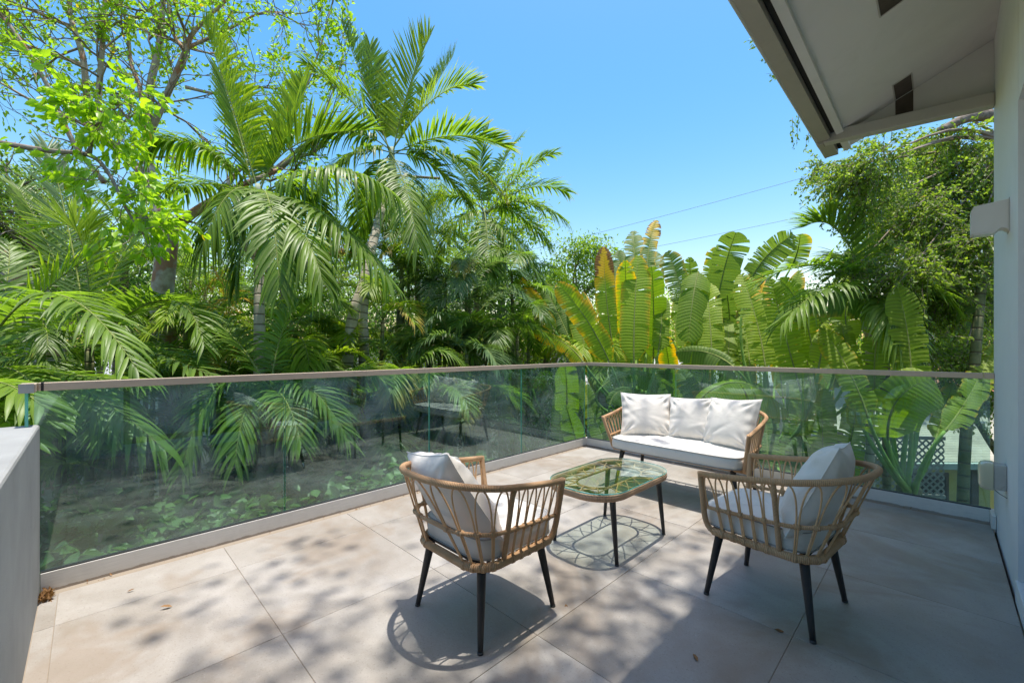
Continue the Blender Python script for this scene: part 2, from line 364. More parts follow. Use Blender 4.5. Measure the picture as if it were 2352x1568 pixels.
# terrace floor, one object per tile
PT=.79
slab=box('terrace_floor',-.03,3.50,-4.775,.03,-.30,-.0035,M['grout']); tag(slab,kind='structure')
xs=[.055,.42,1.21,2.0,2.79,3.50]; ys=[-4.70,-3.985,-3.195,-2.41,-1.61,-.82,-.05]
g2=.0011; tmesh={}
for i in range(5):
    for j in range(6):
        x0,x1,y0,y1=xs[i]+g2,xs[i+1]-g2,ys[j]+g2,ys[j+1]-g2; w,h=x1-x0,y1-y0
        key=(round(w,3),round(h,3))
        if key not in tmesh:
            mb=MB(); e=.0015
            mb.add(boxv(0,w,0,h,-.012,-e),BOXF[[0,2,3,4,5]]); mb.add([(0,0,-e),(w,0,-e),(w,h,-e),(0,h,-e),(e,e,0),(w-e,e,0),(w-e,h-e,0),(e,h-e,0)],[[0,1,5,4],[1,2,6,5],[2,3,7,6],[3,0,4,7],[4,5,6,7]])
            tmesh[key]=mb.mesh('tile',M['tile'],False)
        o=link('tile',tmesh[key],slab); o.location=(x0,y0,R.uniform(-.0006,.0006))
# narrow cut strips along the parapet and the two channels
for i in range(5):
    o=box('tile',xs[i]+g2,xs[i+1]-g2,-4.762,-4.70-g2,-.012,-.001,M['tile'],slab)

# parapet
pp=box('parapet_wall',-.012,4.4,-5.12,-4.766,-.30,.865,M['stucco'],bevel=.012)
tag(pp,'grey stuccoed parapet wall with a flat top meeting the glass balustrade','parapet wall')

# ------------------------------------------------------------------ glass balustrades
RT,RB,BT=1.077,1.036,.100
def pane(name,x0,x1,y0,y1,z0,z1,parent):
    mb=MB(); V=boxv(x0,x1,y0,y1,z0,z1); mb.add(V,BOXF)
    thin_x=(x1-x0)<(y1-y0)
    # faces: 0 bottom 1 top 2 -y 3 +x 4 +y 5 -x
    big=[3,5] if thin_x else [2,4]
    mb.F={4:[(BOXF[[k]],0 if k in big else 1) for k in range(6)]}
    return mb.build(name,[M['glass'],M['glassedge']],parent,False)
ba=empty('glass_balustrade',(0,0,0)); tag(ba,'green tinted glass balustrade with bronze handrail in front of the palms','balustrade')
ja=[-4.790,-3.609,-2.406,-1.207,-.022]
for a,b in zip(ja[:-1],ja[1:]): pane('glass_panel',-.022,-.010,a+.004,b-.004,BT-.05,RB+.004,ba)
pane('glass_panel',-.026,.075,-4.812,-4.800,.866,RB+.004,ba)
hr=box('handrail',-.045,.006,-4.772,-.006+.0,RB,RT,M['rail'],ba,.002)
box('handrail',-.045,.085,-4.830,-4.7745,RB,RT,M['rail'],ba,.002)
box('end_cap',.0855,.089,-4.832,-4.780,RB-.003,RT+.002,M['railcap'],ba)
box('rail_joint',-.0465,.0072,-4.762,-4.752,RB-.001,RT+.001,M['gap'],ba)
box('base_channel',-.045,0.0,-4.765,.045,-.012,BT,M['base'],ba,.002)
box('gasket',-.034,-.003,-4.765,-.003,BT,BT+.008,M['gasket'],ba)
bb=empty('glass_balustrade',(0,0,0)); tag(bb,'green tinted glass balustrade with bronze handrail behind the wicker sofa','balustrade')
jb=[.004,1.177,2.361,3.497]
for a,b in zip(jb[:-1],jb[1:]): pane('glass_panel',a+.004,b-.004,.010,.022,BT-.05,RB+.004,bb)
box('handrail',.008,3.46,-.006,.045,RB,RT,M['rail'],bb,.002)
box('handrail',3.463,3.512,-.0065,.0455,RB-.001,RT+.001,M['rail'],bb,.002)
box('base_channel',.001,3.49,0,.045,-.0125,BT-.001,M['base'],bb,.002)
box('gasket',.003,3.497,.003,.034,BT-.001,BT+.007,M['gasket'],bb)
box('end_plate',3.4905,3.512,-.16,.045,-.012,BT,M['base'],bb,.002)

# ------------------------------------------------------------------ the house
hs=empty('house',(3.514,0,0)); tag(hs,'white rendered house with a sloping taupe soffit and eaves gutter','house')
hs.location=(0,0,0)
WX=3.514; HEAD=2.483
box('wall',WX,WX+.34,-1.313,.068,GROUND,3.62,M['wall'],hs)
box('wall',WX+.001,WX+.341,-4.30,-1.3135,HEAD,3.64,M['wall'],hs)
box('wall',WX,WX+.34,-9.0,-4.3005,GROUND,3.62,M['wall'],hs)
box('wall',WX+.342,9.5,-.3,.066,GROUND,3.6,M['wall'],hs)
box('wall',WX-.0,9.5,-9.3,-9.002,GROUND,3.6,M['wall'],hs)
box('reveal',WX+.022,WX+.337,-1.3180,-1.3138,.10,HEAD-.002,M['wall_dark'],hs)
box('door_sill',WX-.008,WX+.30,-4.299,-1.300,-.012,.098,M['wall'],hs,.004)
for k in range(3):
    y0=-4.295+k*.993; d=empty('sliding_door',(0,0,0)); d.parent=hs
    xx=WX+.16+.03*(k%2)
    box('pane',xx+.010,xx+.022,y0+.06,y0+.93,.17,HEAD-.07,M['bounce_pane'],d)
    for nm,a in (('stile',(xx,xx+.04,y0,y0+.06,.10,HEAD-.004)),('stile',(xx,xx+.04,y0+.93,y0+.99,.10,HEAD-.004)),('frame_rail',(xx,xx+.04,y0+.06,y0+.93,.10,.17)),('frame_rail',(xx,xx+.04,y0+.06,y0+.93,HEAD-.07,HEAD-.004))):
        box(nm,*a,M['gasket'],d)
box('interior_floor',WX+.345,9.4,-8.9,-.31,-.2,-.02,M['wall_dark'],hs)
# soffit: pitched, with a soft fold near the gable end
EX,ZE,ZW=2.665,3.115,3.478
VN=[(-1.75,-1.20),(-.26,.018)]      # vents along y
def sz(x,y):
    z=ZE+(ZW-ZE)*(x-EX)/(WX-EX)
    yc=.02-.50*max(0,(x-EX)/(WX-EX)); 
    return z
mb=MB(); nx,ny=18,90; gx=np.linspace(EX,WX+.0,nx); gy=np.concatenate([np.linspace(-9,-1.2,40),np.linspace(-1.15,.36,50)])
V=np.array([(x,y,sz(x,y)) for y in gy for x in gx]); F=[[j*nx+i,(j+1)*nx+i,(j+1)*nx+i+1,j*nx+i+1] for j in range(ny-1) for i in range(nx-1)]
mb.add(V,F); mb.build('soffit',M['soffit'],hs)
for y0,y1 in VN:
    x0,x1=2.985,3.09; mb=MB(); q=.004
    P=[(x0,y0),(x1,y0),(x1,y1),(x0,y1)]; V=[(x,y,sz(x,y)-q) for x,y in P]+[(x,y,sz(x,y)+.05) for x,y in P]; mb.add(V,BOXF)
    mb.build('soffit_vent',M['vent'],hs,False)
    fr=MB()
    for a,b in ((0,1),(1,2),(2,3),(3,0)):
        p0=np.array(V[a]); p1=np.array(V[b]); add_tube(fr,[p0,p1],.0045,4)
    fr.build('vent_frame',M['spout'],hs,False)
prism('gable_panel',[(2.70,3.03),(WX-.001,3.03),(WX-.001,sz(WX,0)-.002),(2.70,sz(2.70,0)-.002)],'y',.030,.045,M['soffit'],hs)
prism('panel_vent',[(2.985,3.04),(3.09,3.04),(3.09,sz(3.09,0)-.004),(2.985,sz(2.985,0)-.004)],'y',.024,.0295,M['vent'],hs)
# trim, gap, gutter, roof
prism('fascia_trim',[(2.615,3.075),(2.664,3.085),(2.664,3.20),(2.615,3.20)],'y',-9,.362,M['soffit'],hs)
box('gap_shade_strip',2.575,2.612,-9,.35,3.105,3.19,M['gap'],hs)  # solid near-black strip, the gap's shade put into its colour
prism('gutter',[(2.478,3.052),(2.572,3.058),(2.572,3.18),(2.567,3.18),(2.567,3.066),(2.486,3.06),(2.472,3.10),(2.462,3.165),(2.456,3.165),(2.466,3.095)],'y',-9,.355,M['gutter'],hs)
mb=MB(); add_tube(mb,[(2.459,-9,3.165),(2.459,.357,3.165)],.012,10); add_tube(mb,[(2.476,-9,3.058),(2.476,.356,3.058)],.010,10); mb.build('gutter_bead',M['spout'],hs)
prism('roof_covering',[(2.52,3.185),(9.5,6.05),(9.5,6.17),(2.52,3.235)],'y',-9.2,.372,M['roof'],hs)
prism('gable_board',[(2.60,3.20),(9.5,6.03),(9.5,5.85),(2.665,3.117)],'y',.360,.3705,M['spout'],hs)
# downspout running back from the gutter to the wall, with an elbow at the gutter
dp=empty('downspout',(0,0,0)); dp.parent=hs
mb=MB(); a0=np.array((2.50,-.02,3.085)); a1=np.array((WX-.002,-.02,3.018)); hh,ww=.047,.043
V=[a0+(0,-ww,-hh),a1+(0,-ww,-hh),a1+(0,ww,-hh),a0+(0,ww,-hh),a0+(0,-ww,hh),a1+(0,-ww,hh),a1+(0,ww,hh),a0+(0,ww,hh)]
mb.add(V,BOXF); o=mb.build('pipe_run',M['spout'],dp,False); b=o.modifiers.new('bevel','BEVEL'); b.width=.008; b.segments=3
mb=MB(); V=boxv(2.445,2.525,-.070,.030,3.028,3.128); V[[0,3,4,7],0]+=.0; V[[0,3],0]+=.03; mb.add(V,BOXF); o=mb.build('elbow',M['gutter'],dp,False); b=o.modifiers.new('bevel','BEVEL'); b.width=.01; b.segments=3
mb=MB(); add_tube(mb,[(2.56,-.068,3.04),(2.56,-.068,3.13)],.003,5); add_tube(mb,[(2.56,-.066,3.036),(2.56,.03,3.036)],.003,5); mb.build('seam',M['spout'],dp)

# wall lamp: wedge box seen from its side
ls=empty('wall_lamp',(WX,-.91,2.0)); tag(ls,'white wedge shaped wall lamp mounted high on the white house wall','wall lamp')
lamp=paintmat('lamp_white_paint',(.74,.70,.66),.02,.4,5)
prof=[(-.004,-.085),(-.004,.085),(-.135,.072),(-.148,.045),(-.148,-.088),(-.052,-.088),(-.036,-.070),(-.022,-.070)]
mb=MB(); V=[(x,y,z) for y in (-.05,.05) for x,z in prof]; n=len(prof); mb.add(V,[[i,(i+1)%n,n+(i+1)%n,n+i] for i in range(n)]); mb.F.setdefault(n,[]).append((np.array([list(range(n))[::-1],list(range(n,2*n))]),0))
mb.build('shade',lamp,ls,False); box('back_plate',-.0035,-.0002,-.058,.058,-.092,.092,M['spout'],ls)
box('lens',-.138,-.056,-.042,.042,-.0935,-.0885,mat('frosted_lens',(.8,.82,.8),.2),ls)
# outlet
oo=empty('wall_outlet',(WX,-.78,.50)); tag(oo,'weatherproof outlet box with yellowed bubble cover on the white wall','outlet')
box('back_box',-.052,-.0003,-.045,.045,-.073,.073,paintmat('aged_outlet_plate',(.50,.47,.42),.05,.5,9,0,(20,(.3,.25,.2),.5)),oo,.005)
mb=MB(); u=np.linspace(-1,1,9); prof=[]
for k,(xx,sc) in enumerate(((-.0525,1.0),(-.085,1.0),(-.103,.9),(-.112,.68))):
    a=np.linspace(0,2*math.pi,24,endpoint=False); ca,sa=np.cos(a),np.sin(a); e=.35
    prof.append(np.stack([np.full(24,xx),.048*sc*np.sign(ca)*np.abs(ca)**e,.083*sc*np.sign(sa)*np.abs(sa)**e],1))
V=np.vstack(prof); F=[[k*24+i,k*24+(i+1)%24,(k+1)*24+(i+1)%24,(k+1)*24+i] for k in range(3) for i in range(24)]; mb.add(V,F); mb.F.setdefault(24,[]).append((np.array([list(range(72,96))]),0))
cm=mat('yellowed_clear_cover',(.72,.66,.46),.3); bsdf(cm).inputs['Transmission Weight'].default_value=.25; mb.build('bubble_cover',cm,oo)
mb=MB(); add_tube(mb,[(-.05,0,-.078),(-.03,-.05,-.09),(-.004,-.09,-.10)],.002,5); mb.build('cord_stub',M['gasket'],oo)

# ------------------------------------------------------------------ wicker seats
def upath(hw,yf,yb,r,zf,zb,s,SB,SK,ex=2.0):
    """U shaped rail from the right front round the back to the left front; s in 0..1. r is the corner's depth"""
    s=np.asarray(s,float); sl=np.abs(s-.5)*2                       # 1 at the fronts, 0 mid back
    rx=min(r,hw*.98); x=np.zeros_like(s); y=np.zeros_like(s)
    flat=sl<SB; corner=(sl>=SB)&(sl<SK); side=sl>=SK
    x[flat]=(hw-rx)*sl[flat]/SB; y[flat]=yb
    a=(sl[corner]-SB)/(SK-SB)*math.pi/2
    x[corner]=hw-rx+rx*np.sin(a)**(2/ex); y[corner]=yb+r*(1-np.cos(a)**(2/ex))
    tt=(sl[side]-SK)/(1-SK); x[side]=hw; y[side]=yb+r+(yf-yb-r)*tt
    z=zf+(zb-zf)*np.clip((yf-y)/(yf-yb),0,1)**1.25
    x=np.where(s<.5,x,-x)
    return np.stack([x,y,z],-1)
def wicker_seat(name,hwt,hwb,yft,ybt,rt,nside,nback,ups,label,cat,loc,rz,feet,zf=.625,zb=.715,legin=.05,group=None,rb=.11):
    t=empty(name,loc,rz); tag(t,label,cat,group)
    yfb,ybb=.225,ybt+.155
    ZB=.335
    fl_,cn_,sd__=hwt-min(rt,hwt*.98),rt*math.pi/2,yft-ybt-rt; SB=fl_/(fl_+cn_+sd__); SK=(fl_+cn_)/(fl_+cn_+sd__)
    top=lambda s:upath(hwt,yft,ybt,rt,zf,zb,s,SB,SK)
    bas=lambda s:upath(hwb,yfb-.03,ybb,rb,ZB,ZB,s,SB,SK)
    def mid(s,v):
        a=bas(s); b=top(s); p=a+(b-a)*np.asarray(v)[...,None]
        return p
    VM=.42
    ss=np.linspace(0,1,90)
    mb=MB(); add_tube(mb,top(ss),.0150,10); mb.build('top_rail',M['wicker'],t)
    mb=MB(); add_tube(mb,mid(ss,np.full(90,VM)),.0095,8)
    mb.build('middle_rail',M['wicker'],t)
    # front posts: down from the rail ends, curving back into the base ring
    for sg,s0 in ((1,0.0),(-1,1.0)):
        p=top(np.array([s0]))[0]; q=bas(np.array([s0]))[0]
        e_=np.array((q[0]*.75+p[0]*.25,yfb+.006,ZB+.075)); pts=[p+(0,0,.010),p*.7+e_*.3,p*.35+e_*.65,e_,(q[0]*.93+p[0]*.07,yfb-.004,ZB+.026),(q[0],yfb-.03,ZB+.002),(q[0],yfb-.07,ZB)]
        mb=MB(); add_tube(mb,smooth_path(pts,28),.0142,10); mb.build('front_post',M['wicker'],t)
    # base ring incl. front cross rail
    b=bas(ss); 
    mb=MB(); add_tube(mb,b,.0185,10); mb.build('base_rail',M['wicker'],t)
    mb=MB(); add_tube(mb,[b[0]+(0,-.0,0),b[-1]+(0,-.0,0)],.0165,10); mb.build('front_rail',M['wicker'],t)
    for k in range(1,6):
        yy=yfb-.03+(ybb-yfb+.03)*k/6
        mb=MB(); hwk=hwb-(.0 if k<5 else .03); add_tube(mb,[(-hwk,yy,ZB-.004),(hwk,yy,ZB-.004)],.006,6); mb.build('seat_slat',M['cane'],t)
    # uprights
    for s in ups:
        v=np.linspace(0,1,8); p=mid(np.full(8,s),v); mb=MB(); add_tube(mb,p,.0118,9); mb.build('upright',M['wicker'],t)
    # cane arches between nodes
    marks=[0.0]+list(ups)+[1.0]; cnt=[nside]+[nback]*(len(ups)-1)+[nside]
    me_w=MB()
    for (a,b_),n in zip(zip(marks[:-1],marks[1:]),cnt):
        nodes=np.linspace(a,b_,n+1)
        if a==0.0: nodes[0]=a+.004
        d=(nodes[1]-nodes[0])
        for k in range(n):
            s0,s1=nodes[k],nodes[k+1]; e=.07*d
            first=(k==0); last=(k==n-1)
            S=[];Vv=[]
            if not first:
                for v in np.linspace(0,VM,6): S.append(s0+e); Vv.append(v)
            ph=np.linspace(math.pi,0,15)
            c_=(s0+s1)/2; hw_=(s1-s0)/2-e
            for j,q in enumerate(ph):
                # tall pointed-round arch
                yy=math.sin(q)**.92; S.append(c_+hw_*math.cos(q)); Vv.append(VM+.03+(1-VM-.055)*yy)
            if not last:
                for v in np.linspace(VM,0,6): S.append(s1-e); Vv.append(v)
            p=mid(np.array(S),np.array(Vv)); mb=MB(); add_tube(mb,p,.0040,6); mb.build('cane_arch',M['cane'],t)
        for k in range(1,n):
            s0=nodes[k]; q=np.linspace(-.35*d,.35*d,5)*.5
            me_w.mid=None
            mb=MB(); add_tube(mb,mid(np.full(5,s0)+q,np.full(5,VM)),.0135,8); mb.build('binding',M['wicker'],t)
            mb=MB(); add_tube(mb,mid(np.full(5,s0)+q,np.zeros(5)),.0215,8); mb.build('binding',M['wicker'],t)
    fx,fy=feet
    for sx in (1,-1):
        for sy in (1,-1):
            tp=np.array((sx*(fx-legin),(sy*(fy-legin)),ZB-.004)); ft=np.array((sx*fx,sy*fy,.0))
            mb=MB(); P=tp+(ft-tp)*np.linspace(0,1,7)[:,None]; add_tube(mb,P,np.linspace(.0215,.0115,7),12)
            lg=mb.build('leg',M['leg'],t); mb=MB(); add_tube(mb,[ft+(0,0,-.0005),ft+(tp-ft)*.03],.0128,10); mb.build('foot_cap',M['gasket'],lg)
    for sy in (1,-1):
        mb=MB(); add_tube(mb,[(-fx+legin,sy*(fy-legin),ZB-.006),(fx-legin,sy*(fy-legin),ZB-.006)],.010,6); mb.build('cross_bar',M['leg'],t)
    return t
def seat_cushion(name,hw,y0,y1,z0,z1,loc,rz,label,e=.35,sag=.006):
    t=empty(name,loc,rz); tag(t,label,'cushion')
    yc,hy=(y0+y1)/2,(y1-y0)/2
    nA=96; a=np.linspace(0,2*math.pi,nA,endpoint=False); ca,sa=np.cos(a),np.sin(a)
    ox=np.sign(ca)*np.abs(ca)**e; oy=np.sign(sa)*np.abs(sa)**e
    rows=[]
    zc=(z0+z1)/2; hz=(z1-z0)/2
    prof=[(0.0,-.92),(.5,-.96),(.9,-1.0),(.985,-.93),(1.0,-.80),(1.012,-.2),(1.012,.25),(1.0,.80),(.985,.93),(.93,1.03),(.75,1.12),(.45,1.16),(0.0,1.16)]
    for rr,zz in prof:
        wob=.004*np.sin(a*7+zz*3)+.003*np.sin(a*13+1)
        q=rr if rr>.0 else .0
        rows.append(np.stack([hw*q*ox*(1+wob*(abs(zz)<.9)),yc+hy*q*oy*(1+wob*(abs(zz)<.9)),zc+hz*zz+.004*np.sin(a*5+rr*4)*(rr<.95)*(rr>0)],1))
    V=np.vstack(rows); F=[[k*nA+i,k*nA+(i+1)%nA,(k+1)*nA+(i+1)%nA,(k+1)*nA+i] for k in range(len(prof)-1) for i in range(nA)]
    mb=MB(); mb.add(V,F); mb.build('cushion_body',M['seat'],t)
    for zz in (-.86,.86):
        p=np.stack([hw*1.002*ox,yc+hy*1.002*oy,np.full(nA,zc+hz*zz)],1); mb=MB(); add_tube(mb,p,.0042,6,closed=True); mb.build('piping',M['piping'],t)
    return t
def pillow(name,w,h,th,mtx_loc,rot,label,seed,zip_side=False):
    n=41; u=np.linspace(-1,1,n); U,Vv=np.meshgrid(u,u,indexing='ij'); rg=np.random.default_rng(seed)
    X=w/2*U*(1-.075*(1-Vv**2)); Y=h/2*Vv*(1-.075*(1-U**2))
    T=th/2*np.clip((1-np.abs(U)**2.6)*(1-np.abs(Vv)**2.6),0,1)**.5
    # soft dents and corner creases
    wr=np.zeros_like(U)
    for k in range(7):
        cx,cy,an=rg.uniform(-.8,.8),rg.uniform(-.8,.8),rg.uniform(0,math.pi); dd=(U-cx)*math.cos(an)+(Vv-cy)*math.sin(an); al=-(U-cx)*math.sin(an)+(Vv-cy)*math.cos(an)
        wr+=rg.uniform(-.010,.010)*np.exp(-(dd/.09)**2-(al/.5)**2)
    for sx in (-1,1):
        for sy in (-1,1):
            r_=np.hypot(U-sx,Vv-sy); an=np.arctan2(Vv-sy,U-sx); wr+=.010*np.sin(an*11+seed)*np.exp(-((r_-.42)/.22)**2)
    for k,ax in ((0,U),(1,Vv)):
        o=Vv if k==0 else U
        wr+=.006*np.sin(o*15+seed+k)*np.exp(-((1-np.abs(ax))/.22)**2)
    wr*=np.clip(T/(th/2)*2,0,1)
    # slump: bottom fuller than the top
    T=T*(1.0-.14*Vv)
    A=np.stack([X,Y,T+wr],-1).reshape(-1,3); B=np.stack([X,Y,-T+wr*.5],-1).reshape(-1,3)
    F=[[i*n+j,(i+1)*n+j,(i+1)*n+j+1,i*n+j+1] for i in range(n-1) for j in range(n-1)]
    mb=MB(); mb.add(A,F); mb.add(B,np.array(F)[:,::-1])
    t=empty(name,mtx_loc); t.rotation_euler=rot; tag(t,label,'pillow')
    mb.build('pillow_body',M['cushion'],t)
    per=[(i,0) for i in range(n)]+[(n-1,j) for j in range(1,n)]+[(i,n-1) for i in range(n-2,-1,-1)]+[(0,j) for j in range(n-2,0,-1)]
    p=np.array([A[i*n+j]*np.array((1.0,1.0,0)) for i,j in per]); mb=MB(); add_tube(mb,p,.0028,5,closed=True); mb.build('seam',M['cushion'],t)
    return t

ups_c=(.205,.795)
c1=wicker_seat('armchair',.295,.240,.232,-.395,.27,6,9,ups_c,'tan wicker armchair facing the sofa with its curved back to us, beside the glass','armchair',(1.680,-3.217,0),0.0,(.235,.232),group='wicker armchairs at the coffee table')
C2R=math.radians(90-6.0)
c2=wicker_seat('armchair',.295,.240,.232,-.395,.27,6,9,ups_c,'tan wicker armchair near the white house wall, seen from its side','armchair',(2.655,-2.14,0),C2R,(.235,.232),group='wicker armchairs at the coffee table')
sf=wicker_seat('wicker_sofa',.612,.555,.30,-.33,.22,6,17,(.150,.850),'tan wicker two seat sofa with white cushions in front of the glass','sofa',(1.660,-.925,0),math.pi,(.52,.24),zf=.622,zb=.735,rb=.13)
seat_cushion('seat_cushion',.232,-.215,.262,.352,.452,(1.680,-3.217,0),0.0,'stained off-white seat cushion in the armchair with its back to us')
seat_cushion('seat_cushion',.232,-.215,.262,.352,.452,(2.655,-2.14,0),C2R,'off-white seat cushion in the armchair near the white wall')
seat_cushion('seat_cushion',.550,-.215,.315,.352,.450,(1.660,-.925,0),math.pi,'long white seat cushion dappled with sun on the wicker sofa',e=.30)
def prot(lx,ly,lz,base,rz):
    c,s=math.cos(rz),math.sin(rz); return (base[0]+lx*c-ly*s,base[1]+lx*s+ly*c,lz)
from mathutils import Matrix
def pil_rot(rz,lean,roll,yaw=0):
    # pillow local: x width, y height, z thickness(front). stand it up, lean back, roll in its plane, turn
    Mx=Matrix.Rotation(rz+yaw,4,'Z')@Matrix.Rotation(math.radians(90)+lean,4,'X')@Matrix.Rotation(roll,4,'Z')
    return Mx.to_euler()
# front of a seat is local +y, so the pillow's front (+z after standing is -y) is turned by pi
pillow('throw_pillow',.50,.45,.20,prot(-.04,-.175,.585,(1.680,-3.217),0),pil_rot(math.pi,-math.radians(30),math.radians(-12),math.radians(-6)),'ivory pillow with mildewed seam slumped in the armchair facing the sofa',3)
pillow('throw_pillow',.50,.46,.20,prot(.02,-.185,.600,(2.655,-2.14),C2R),pil_rot(math.pi+C2R,-math.radians(24),math.radians(7),math.radians(6)),'ivory pillow in the armchair near the white wall',5)
pillow('throw_pillow',.46,.42,.18,(1.285,-.865,.630),pil_rot(0,-math.radians(21),math.radians(-1),math.radians(33)),'ivory pillow on the sofa at the end nearest the glass corner',8)
pillow('throw_pillow',.41,.40,.17,(1.660,-.745,.622),pil_rot(0,-math.radians(21),math.radians(3),math.radians(6)),'ivory pillow in the middle of the sofa between the other two',9)
pillow('throw_pillow',.47,.43,.19,(2.015,-.810,.635),pil_rot(0,-math.radians(20),math.radians(4),math.radians(-20)),'ivory pillow on the sofa at the end nearest the white wall',12)

# ------------------------------------------------------------------ coffee table
TC=(1.695,-2.130); ct=empty('coffee_table',(TC[0],TC[1],0)); tag(ct,'oval wicker coffee table with a glass top and black legs','coffee table')
def stad(hx,hy,r,n=120):
    out=[]
    per=n//4
    for k,(sx,sy) in enumerate(((1,1),(-1,1),(-1,-1),(1,-1))):
        a=np.linspace(k*math.pi/2,(k+1)*math.pi/2,per,endpoint=False)
        cx,cy_=sx*(hx-r),sy*(hy-r); out.append(np.stack([cx+r*np.cos(a),cy_+r*np.sin(a)],1))
    p=np.vstack(out); q=np.vstack([p,p[:1]]); L=np.concatenate(([0],np.cumsum(np.linalg.norm(np.diff(q,axis=0),axis=1)))); s=np.linspace(0,L[-1],n,endpoint=False)
    return np.stack([np.interp(s,L,q[:,0]),np.interp(s,L,q[:,1])],1)
HX,HY,RR,ZT=.262,.440,.205,.418
p=stad(HX-.012,HY-.012,RR-.012); mb=MB(); add_tube(mb,np.column_stack([p,np.full(len(p),ZT-.024)]),.020,10,closed=True,flat=(1.0,.62)); mb.build('rim',M['rim'],ct)
p=stad(HX-.002,HY-.002,RR); n=len(p); mb=MB()
V=np.vstack([np.column_stack([p*.992,np.full(n,ZT)]),np.column_stack([p,np.full(n,ZT+.001)]),np.column_stack([p,np.full(n,ZT+.006)]),np.column_stack([p*.992,np.full(n,ZT+.007)])])
mb.add(V,[[k*n+i,k*n+(i+1)%n,(k+1)*n+(i+1)%n,(k+1)*n+i] for k in range(3) for i in range(n)],1)
mb.F.setdefault(n,[]).append((np.array([list(range(n))[::-1],list(range(3*n,4*n))]),0)); mb.build('glass_top',[M['tableglass'],M['glassedge']],ct,False)
pin=stad(.118,.285,.115,64); mb=MB(); add_tube(mb,np.column_stack([pin,np.full(64,ZT-.016)]),.0075,7,closed=True); mb.build('inner_ring',M['wicker'],ct)
ro=stad(HX-.03,HY-.03,RR-.02,64)
for k in range(16):
    a=pin[k*4]; b0=ro[(k*4-3)%64]; b1=ro[(k*4+3)%64]
    for b_ in (b0,b1):
        mid_=(a+b_)/2+(ro[k*4%64]-a)*.12; P=bez((*a,ZT-.016),(*mid_,ZT-.014),(*b_,ZT-.020),10); mb=MB(); add_tube(mb,P,.0042,5); mb.build('cane_strand',M['cane'],ct)
for sx in (1,-1):
    for sy in (1,-1):
        tp=np.array((sx*.195,sy*.285,ZT-.035)); ft=np.array((sx*.232,sy*.295,0)); mb=MB(); add_tube(mb,tp+(ft-tp)*np.linspace(0,1,6)[:,None],np.linspace(.019,.0105,6),12); lg=mb.build('leg',M['leg'],ct)
        mb=MB(); add_tube(mb,[ft,ft+(tp-ft)*.025],.0118,10); mb.build('foot_cap',M['gasket'],lg)
for sy in (1,-1):
    mb=MB(); add_tube(mb,[(-.195,sy*.285,ZT-.038),(.195,sy*.285,ZT-.038)],.009,6); mb.build('cross_bar',M['leg'],ct)

